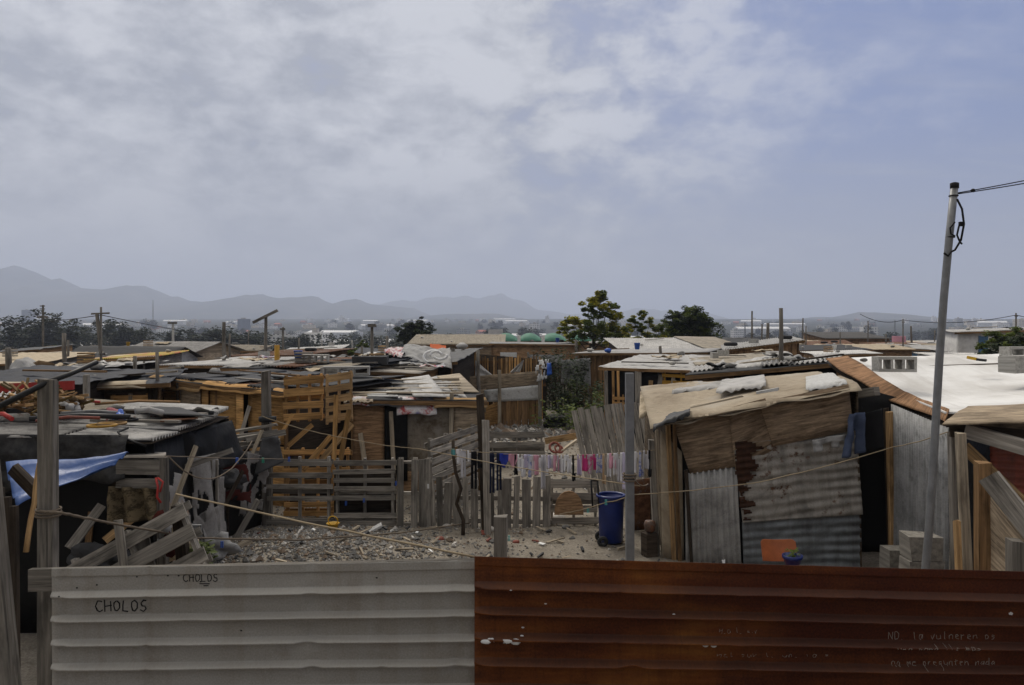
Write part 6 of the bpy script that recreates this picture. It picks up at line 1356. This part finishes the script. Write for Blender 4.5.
mb = MB(); mb.ring(G(556, 29.3, .15), .34, .14, 20, 8); mb.ring(G(557, 29.3, .4), .32, .12, 20, 8); solo(mb, 'tyres', 'rubber', 'pair of black tyres stacked below the wild bush', 'tyre')
# shacks behind the yard's right half
S7 = shack_px('open-fronted shack under a long white plastic roof', 606, 26, 368, 724, 24.5, 372, 5, rise=(.25, .3), wall='wood_dark', roof=('tarp', 'tarp_white'), over=.2,
    panels=[(0, 1, 0, 1, 'tarp_black', 'flat'), (.5, .95, .8, .97, 'pl_amber', 'palh'), (.52, 1.0, .1, .7, 'ply_grey', 'slatv')])  # black panel across the open front paints in the dark of the interior
for px, m_, w_ in ((606, 'wood_grey', .1), (613, 'wood_orange', .07), (618, 'wood_orange', .07), (638, 'wood_grey', .2), (660, 'wood_grey', .12)):
    mb = MB(); mb.bar(G(px + 1, 25.4), P(px, 371, 25.4), w_, .08, (0, 1, 0)); mb.build('post', m_, S7.root)
pallet('orange lattice panel standing at the corner of the white plastic-roofed shack', G(613, 25.1), (1, 0, 0), (.0, 0, 1), .35, 1.6, 'wood_orange', 9, True, (), 2)
junk(S7, 'the white plastic roof', ['rag', 'plank', 'stone', 'rag', 'stone', 'plank'])
mb = MB(); roof_sheet_mb(mb, P(704, 372, 23), P(728, 374, 22.5), P(724, 360, 24.5), P(712, 364, 25), 'tarp', amp=.25); solo(mb, 'white_sack', 'tarp_white', 'peaked white sack at the end of the white plastic roof', 'sack')
S8 = shack_px('brown boarded shed with a pale flat roof edge before the long corrugated roof', 580, 36, 354, 702, 34, 353, 5, rise=(.05, .05), wall='wood_brown', kind='slatv', roof=('flat', 'roof_light'), over=.3)
junk(S8, 'the brown boarded shed', ['plank', 'bucket', 'plank', 'stone'], (.05, .5), (.05, .4))
mb = MB(); mb.rock(P(608, 350.5, 34.5), .16, sx=.9, seed=3); solo(mb, 'blue_bag', 'pl_blue', 'blue bag with a green top on the brown boarded shed', 'bag')
S9 = shack_px('long shed under a white corrugated roof in front of the dark trees', 625, 42, 351, 745, 42, 351, 7, rise=(.55, .55), wall='wood_dark', roof=('corr', 'roof_light'), over=.3)
mb = MB(); roof_sheet_mb(mb, S9.rp(.66, -.02) + V((0, 0, .08)), S9.rp(1.0, -.02) + V((0, 0, .08)), S9.rp(1, 1.02) + V((0, 0, .08)), S9.rp(.63, 1.02) + V((0, 0, .08)), 'flat'); mb.build('roof_sheet', 'roof_tan', S9.root)
S10 = shack_px('plywood-sided shack with a slanting metal roof behind the lone tall pole', 728, 35, 351, 798, 34.3, 341, 5.5, rise=(.1, .1), wall='ply_brown', kind='slatv', roof=('corr', 'roof_light'), over=.25)
S11 = shack_px('low tin-roofed lean-to with pale sheet scraps behind the blanket roof', 692, 18.8, 377, 838, 17.8, 363, 2.6, rise=(.05, .05), wall='ply_dirty', roof=('flat', ['roof_light', 'roof_white', 'roof_grey', 'tarp_white']), patch=6, over=.15, panels=[(0, .3, 0, 1, 'ply_brown', 'flat'), (.3, .6, 0, 1, 'tarp_black', 'flat'), (.6, 1, 0, 1, 'tarp_black', 'flat')])
junk(S11, 'the tin lean-to', ['rag', 'stone', 'rag', 'plank', 'stone', 'plank', 'rag'])
S12 = shack_px('low brown-roofed lean-to before the plywood-sided shack', 700, 26, 366, 785, 25.6, 362, 4, rise=(.15, .15), wall='ply_dirty', roof=('flat', 'roof_tan'), over=.15)
cblock(S12.rp(.92, .25) + V((0, 0, .03)), .15, 'pale hollow block beside the lone tall pole', l=.66, hh=.22, n=3, mat='white_wall')
round_post('lone tall thin pole rising behind the blanket roof', G(781.5, 19), P(781, 308, 19), .075, 'wood_post', taper=.6)
S13 = shack_px('building under a dark sloping tiled roof among the far shacks', 828, 95, 339, 889, 95, 339, 8, rise=(.75, .75), wall='ply_brown', roof=('corr', 'roof_dark'), over=.4)
S14 = shack_px('whitewashed shack with a narrow blue door beside the leafy bush tree', 958, 44, 333, 1040, 45, 330, 5, rise=(.1, .1), skew=.62, wall='white_wall', roof=('corr', 'roof_light'), over=.25, posts=False, name='house', cat='house', door=(.24, .36, .94, 'door_blue'))
junk(S14, 'the whitewashed shack', ['plank', 'rag', 'plank', 'stone'])
# green tents
for i, (px, w_) in enumerate(((506, 26), (530, 26), (554, 28), (580, 26))):
    d = 75; t2 = thing('green_tent', f'{["first", "second", "third", "fourth"][i]} green domed shade roof along the row, counted from the tan ribbed roof', 'shade roof', G(px, d), 'green domed shade roofs'); hw = w_ / 2 / F * d; zb = Z(341, d); zt = Z(333, d); mb = MB()
    mb.sheet((G(px, d).x - hw, d - .2, zb), (G(px, d).x + hw, d - .2, zb), (G(px, d).x + hw, d + 4, zb), (G(px, d).x - hw, d + 4, zb), 18, 10, lambda x, y, u, v: (zt - zb) * max(0, math.sin(math.pi * u)) ** .7 * max(0, math.sin(math.pi * v)) ** .5, .02); mb.build('canopy', 'tent_green', t2)
    mb = MB(); mb.bar((G(px, d).x + hw, d - .3, 0), (G(px, d).x + hw, d - .3, zb + .55), .3, .3, (0, 1, 0)); mb.build('support', 'pl_white', t2)
    mb = MB(); mb.sheet((G(px, d).x - hw, d + 3.9, 0), (G(px, d).x + hw, d + 3.9, 0), (G(px, d).x + hw, d + 3.9, zb), (G(px, d).x - hw, d + 3.9, zb), 2, 2, None, .05); mb.build('back_wall', 'ply_brown', t2)
S15 = shack_px('long building under a tan ribbed roof in front of the dense dark tree', 412, 62, 345, 500, 62, 345, 6, rise=(.75, .75), wall='ply_grey', roof=('corr', 'roof_tan'), over=.4)
S16 = shack_px('brick-brown block house row below the green domed roofs', 492, 52, 344, 575, 52, 345, 6, rise=(.02, .02), wall='ply_brown', roof=('flat', 'roof_grey'), over=.2, panels=[(0, 1, 0, 1, 'ply_brown', 'flat'), (.1, .3, .45, .8, 'white_sheet', 'flat'), (.45, .85, .5, .75, 'tarp_grey', 'flat')])
junk(S16, 'the brick-brown row', ['plank', 'bucket', 'stone', 'rag', 'tyre'])
S17 = shack_px('shack with a red and yellow painted roof behind the pipe', 92, 33, 361, 152, 32, 357, 3.4, rise=(.1, .1), skew=-.45, wall='wood_grey', kind='slatv', roof=('corr', 'red_yellow'), over=.3)
S18 = shack_px('gabled grey shack behind the red and yellow roof', 120, 45, 354, 190, 44, 354, 5, wall='ply_grey', roof=('corr', 'roof_grey'), gable=.6, rise=(0, 0), over=.3, panels=[(0, 1, 0, 1, 'wood_dark', 'slatv'), (.35, .55, .3, .8, 'white_sheet', 'flat')])
S19 = shack_px('shed with a wide plain tan roof at the far end of the frame', -40, 50, 362, 38, 46, 360, 6, rise=(.45, .5), wall='wood_dark', roof=('flat', 'roof_tan'), over=.3)
S20 = shack_px('shack heaped with grey plastic sacks behind the pallet-walled shack', -10, 26, 374, 62, 25, 372, 4, rise=(.15, .15), wall='wood_dark', roof=('tarp', 'tarp_grey'), over=.3)
mb = MB(); mb.sheet(P(8, 375, 24.2), P(44, 374, 24.2), P(40, 364, 25.5), P(12, 364, 25.5), 20, 14, lambda x, y, u, v: .35 * math.sin(math.pi * u) * math.sin(math.pi * v) + .14 * fbm(x * 2, y * 2), .01); solo(mb, 'grey_sack', 'tarp_grey', 'bulging grey plastic heaped on the sack-covered shack', 'sack')
mb = MB(); mb.rock(P(40, 370, 25), .4, sx=1.2, seed=4, amp=.5); solo(mb, 'dark_bundle', 'sack_brown', 'dark round bundle beside the bulging grey plastic', 'bundle')
junk(S20, 'the sack-covered shack', ['rag', 'rag', 'plank', 'rag', 'stone', 'rag', 'plank', 'crate'])
S21 = shack_px('wide shack with a dark tarred roof behind the pallet tower', 250, 33, 369, 355, 31, 360, 6, rise=(.15, .15), wall='tarp_black', roof=('tarp', 'tarp_black'), over=.3)
mb = MB(); roof_sheet_mb(mb, S21.rp(.8, .3) + V((0, 0, .15)), S21.rp(.98, .2) + V((0, 0, .15)), S21.rp(.98, .7) + V((0, 0, .2)), S21.rp(.82, .7) + V((0, 0, .2)), 'tarp', amp=.1); solo(mb, 'white_sheet', 'roof_white', 'crumpled white sheet on the dark tarred roof', 'sheet')
mb = MB(); mb.tube([G(277, 27), P(277, 345, 27)], .09, 8); solo(mb, 'yellow_post', 'pl_amber', 'short bright yellow post among the grey roofs', 'post')
S22 = shack_px('low patchwork roof shack between the plywood shack and the dark tarred roof', 225, 24, 369, 345, 23, 372, 4.5, rise=(.1, .1), wall='ply_dirty', roof=('corr', ['roof_rust', 'roof_grey', 'felt_grey', 'roof_tan', 'wood_dark', 'tarp_navy']), patch=7, over=.2)
junk(S22, 'the low patchwork roof', ['plank', 'plank', 'plank', 'rag', 'rag', 'pipe', 'plank', 'bucket', 'tyre', 'stone', 'plank', 'plank', 'pipe', 'pipe', 'rag', 'crate'])
cblock(S22.rp(.55, .35) + V((0, 0, .1)), .05, 'white-topped hollow blocks in a row on the low patchwork roof', l=.8, hh=.25, n=4)
mb = MB(); mb.box(S22.rp(.9, .5) + V((0, 0, .16)), (1.1, .6, .24), 0, .1, .02); solo(mb, 'flat_box', 'felt_grey', 'dark flat box at the end of the low patchwork roof', 'box')
S23 = shack_px('shack with a long pale tin roof beyond the plywood shack', 170, 28, 366, 235, 27, 366, 4, rise=(.12, .12), wall='wood_dark', roof=('corr', 'roof_light'), over=.3)
S24 = shack_px('grey tin shack between the split pole and the leaning cross pole', 232, 40, 357, 300, 39, 356, 5, rise=(.15, .2), wall='wood_brown', kind='slatv', roof=('corr', 'roof_rust'), over=.3)
for S, wn, sq in ((S17, 'the red and yellow roof', 3), (S18, 'the gabled grey shack', 2), (S19, 'the plain tan roof', 3), (S21, 'the dark tarred roof', 5), (S23, 'the long pale tin roof', 4), (S24, 'the rust-roofed shack', 4), (S9, 'the long white corrugated roof', 2), (S10, 'the slanting metal roof', 3), (S12, 'the brown-roofed lean-to', 4), (S15, 'the tan ribbed roof', 2)):
    junk(S, wn, [rnd.choice(('plank', 'stone', 'rag', 'tyre', 'block', 'plank', 'crate')) for _ in range(sq)])
for S, wn, n_ in ((S1, 'the long plywood shack', 5), (S2, 'the pallet-walled shack', 3), (S4, 'the felt-patched shack', 4), (S5, 'the slatted grey shed', 4), (S6, 'the emblem-draped shack', 4), (S7, 'the white plastic-roofed shack', 4), (S22, 'the low patchwork-roofed shack', 4), (S8, 'the brown boarded shed', 3), (S12, 'the brown-roofed lean-to', 3)): lean(S, wn, n_)
# ================================================================ the rest of the settlement
WD = [('ply_brown', 'flat', 'brown plywood'), ('wood_grey', 'slatv', 'grey planks'), ('wood_brown', 'slath', 'brown boards'), ('ply_tan', 'flat', 'tan plywood'), ('galv_wavy', 'corrv', 'rusty tin'), ('concrete_old', 'flat', 'grey block masonry'), ('tarp_grey', 'cloth', 'grey plastic sheeting')]
RD = [('corr', 'roof_light', 'pale tin'), ('corr', 'roof_grey', 'grey tin'), ('corr', 'roof_rust', 'rusted tin'), ('tarp', 'tarp_dark', 'dark plastic'), ('tarp', 'tarp_white', 'white plastic'), ('corr', 'roof_tan', 'tan sheeting'), ('flat', 'felt_grey', 'grey felt'), ('tarp', 'tarp_navy', 'navy plastic'), ('corr', 'roof_white', 'whitewashed tin'), ('tarp', 'tarp_tan', 'beige cloth')]
combos = [(w_, r_) for w_ in WD for r_ in RD]; rnd.shuffle(combos)
taken = [(o.location.x, o.location.y) for o in COL.objects if o.get('category') in ('shack', 'house', 'shade roof', 'tree')]
size_w = ['wide', 'narrow', 'squat', 'long']
count = 0; tries = 0
while count < 70 and tries < 4000:
    tries += 1
    d = 26 + 84 * rnd.random() ** 1.0; px = U(-60, 1090); x = (px - HX) / F * d
    if px < 430 and d > 58: continue
    if any(abs(x - a) < 4.6 and abs(d - b - 1.5) < 4.6 for a, b in taken): continue
    if d < 46 and 425 < px < 640: continue
    if d < 92 and 485 < px < 640: continue
    if d < 36 and px > 590 and px < 800: continue
    if px > 800 and d < 28: continue
    taken.append((x, d)); w_, r_ = combos[count]; count += 1
    L = U(3.2, 5.4); yaw = U(-.2, .2); A_ = V((x - L / 2, d, gh(x, d))); B_ = V((x + L / 2, d + L * math.sin(yaw), gh(x, d)))
    h1, h2 = U(1.85, 2.25), U(1.85, 2.3); gab = U(.4, .7) if rnd.random() < .15 else False
    adj = rnd.choice(size_w)
    S = shack(f'{adj} far shack of {w_[2]} under a {"gabled " if gab else ""}{r_[2]} roof', A_, B_, h1, h2, U(3, 5), (U(.05, .35),) * 2, w_[0], w_[1], (r_[0], r_[1]), over=U(.15, .35), group='far shacks of the settlement', door=(.1, .35, .85, rnd.choice(('wood_brown', 'wood_grey', 'door_blue', 'wood_dark'))), gable=gab, posts=False)
    if d < 75: junk(S, f'the far {w_[2]} shack under {r_[2]}', [rnd.choice(('plank', 'stone', 'rag', 'tyre', 'plank', 'block', 'bucket', 'crate')) for _ in range(rnd.choice((1, 2, 2, 3)))])
# fences between the plots and loose posts
FL = [(470, 27, 540, 28, 1.1, 'wood_grey', 'low grey board fence across the rubble behind the broad pallet')] 
for (pa, da, pb, db, hh, m_, lab) in ((800, 30, 870, 27, 1.6, 'wood_grey', 'grey board fence beyond the top corner of the white roof'), (360, 36, 420, 35, 1.7, 'wood_brown', 'brown board fence behind the slatted grey shed'), (190, 32, 250, 31, 1.9, 'wood_brown', 'brown board fence behind the long pale tin roof'), (880, 50, 960, 48, 1.7, 'wood_dark', 'dark board fence before the whitewashed shack'), (850, 40, 960, 38, 1.5, 'concrete_old', 'low grey wall of blocks beyond the white roof')):
    mb = MB(); panel_mb(mb, G(pa, da), G(pb, db), G(pb, db, hh), G(pa, da, hh), 'slatv' if m_ != 'concrete_old' else 'flat', .12); solo(mb, 'board_fence' if m_ != 'concrete_old' else 'block_wall', m_, lab, 'fence' if m_ != 'concrete_old' else 'wall')
mb = MB(); mb.sheet(P(892, 342, 60), P(906, 342, 60), P(906, 336, 60), P(892, 336, 60), 8, 8, lambda x, y, u, v: .1 * fbm(x, y), .02); solo(mb, 'pink_sheet', 'cl_pink', 'pink sheet hung out among the far roofs near the leaning metal pole', 'sheet')
# poles
util_pole('tall pole with stacked cross-pieces at the dark wood', 43, 305, 70, .11, [(317, 5, .14, 0), (306, 2.5, .08, 0), (309, 2.5, .08, 0), (313, 2.5, .08, 0)], ins=False)
util_pole('wooden pole with a lens-shaped crossbar and braces behind the pipe', 101, 307, 30, .055, [(313.5, 9, .05, .3)], brace=True, ins=False)
util_pole('small grey T-shaped pole beyond the gabled shack', 173, 322, 75, .14, [(323, 4.5, .16, 0)], mat='concrete')
util_pole('pole with a steeply tilted crossbar above the tin shacks', 266, 315, 31, .085, [(316.5, 12.5, .085, 6.2)], ins=False, tilt=.05)
util_pole('dark pole with a short crossbar in the far settlement', 283, 327, 60, .1, [(329, 2.5, .12, 0)], ins=False)
util_pole('brown pole with a flat head beside the slatted grey shed', 372, 325, 28, .07, [(325.5, 4, .1, 0)], ins=False)
util_pole('far thin pole carrying wires behind the white roof', 903, 319, 60, .06, [(322, 1.5, .06, 0)], ins=False)
util_pole('far dark pole carrying wires above the leafy bush tree', 1016, 313, 55, .07, [(316, 1.6, .06, 0)], ins=False)
util_pole('slim pole with a pointed top behind the slanting metal roof', 752, 311, 60, .09, [(334, 1.5, .08, 0)], ins=False)
for px, yt, d, r_, lab in ((64, 333, 32, .1, 'rough split pole standing before the dark round bush'), (68, 340, 36, .07, 'thin stake just behind the rough split pole'), (8, 348, 30, .14, 'stubby round post among the grey sacks'), (224, 322, 30, .085, 'dark knotty leaning pole beyond the plywood shack'), (230, 334, 36, .06, 'thin pole beside the dark knotty pole'), (249, 330, 70, .06, 'thin pale pole in the middle of the tin roofs'), (387, 336, 34, .08, 'bare post next to the flat-headed brown pole'), (362, 346, 40, .08, 'short post behind the dark tarred roof'), (768, 323, 65, .16, 'thick dark post behind the slanting metal roof'), (762, 324, 80, .1, 'thin pale post near the thick dark post'), (803, 318, 80, .08, 'slim mast left of the dark tiled roof'), (868, 321, 90, .08, 'thin mast above the dark tiled roof'), (911, 326, 80, .12, 'short crooked mast beyond the three-holed block'), (806, 326, 70, .07, 'short dark mast near the slim mast'), (576, 340, 45, .1, 'pale post below the tall yellow-green tree'), (299, 338, 50, .08, 'bare pole beyond the tilted crossbar pole'), (322, 340, 90, .1, 'pale concrete pole below the red warehouse'), (352, 340, 90, .1, 'short concrete pole beyond the dark tarred roof'), (144, 361, 28, .05, 'stout post behind the pallet-walled shack'), (157, 352, 17.5, .05, 'stout brown post at the corner of the plywood shack'), (135, 356, 24, .07, 'thin stake under the red and yellow roof'), (478, 350, 29, .08, 'plain stake by the slat fence'), (528, 352, 40, .07, 'thin stake beyond the patchwork wall'), (660, 346, 33, .08, 'short stake on the brown boarded shed'), (840, 332, 70, .08, 'thin post left of the white roof'), (886, 334, 75, .08, 'thin post beyond the white roof'), (935, 330, 85, .08, 'small post beside the leaning metal pole')):
    round_post(lab, G(px + U(-2, 3), d), P(px, yt, d), r_, 'wood_post' if 'concrete' not in lab else 'concrete', 'pole', 'pole', None, .75, .06)
for a, b, lab in ((P(101, 315, 30), P(330, 345, 60), 'wire sagging from the crossbar of the lens-shaped pole'), (P(101, 315, 30), P(-60, 318, 50), 'wire running from the lens-shaped crossbar out of view'), (P(860, 314, 60), P(903, 320, 60), 'far wire coming from behind the leaning pole'), (P(903, 320, 60), P(1016, 315, 55), 'far wire strung between the two thin poles'), (P(1016, 315, 55), P(1100, 315, 52), 'far wire leaving above the leafy bush tree')):
    mb = MB(); mb.tube(catenary(a, b, .35), .022 if a.y > 40 else .014, 5); solo(mb, 'wire', 'cable_black', lab, 'wire')
# ================================================================ the air
hz_ = bpy.data.materials.new('haze'); hz_.use_nodes = True; nt = hz_.node_tree; nt.nodes.clear()
o_ = nt.nodes.new('ShaderNodeOutputMaterial'); pv = nt.nodes.new('ShaderNodeVolumePrincipled'); nt.links.new(pv.outputs[0], o_.inputs['Volume'])
pv.inputs['Color'].default_value = (.69, .765, .945, 1); pv.inputs['Density'].default_value = .00023; pv.inputs['Anisotropy'].default_value = .2
mb = MB(); x0, x1, ya, yb, zb = -14500, 14500, -700, 15500, 570
zlow = min(gh(0, y) for y in range(0, 3000, 20)) - 1
for z in (zlow, zb):
    for x, y in ((x0, ya), (x1, ya), (x1, yb), (x0, yb)): mb.v.append(V((x, y, z)))
for f_ in ((3, 2, 1, 0), (4, 5, 6, 7), (0, 1, 5, 4), (1, 2, 6, 5), (2, 3, 7, 6), (3, 0, 4, 7)): mb.q(f_, [(0, 0)] * 4)
MT['haze'] = hz_
hz_o = mb.build('haze', 'haze'); hz_o['kind'] = 'stuff'
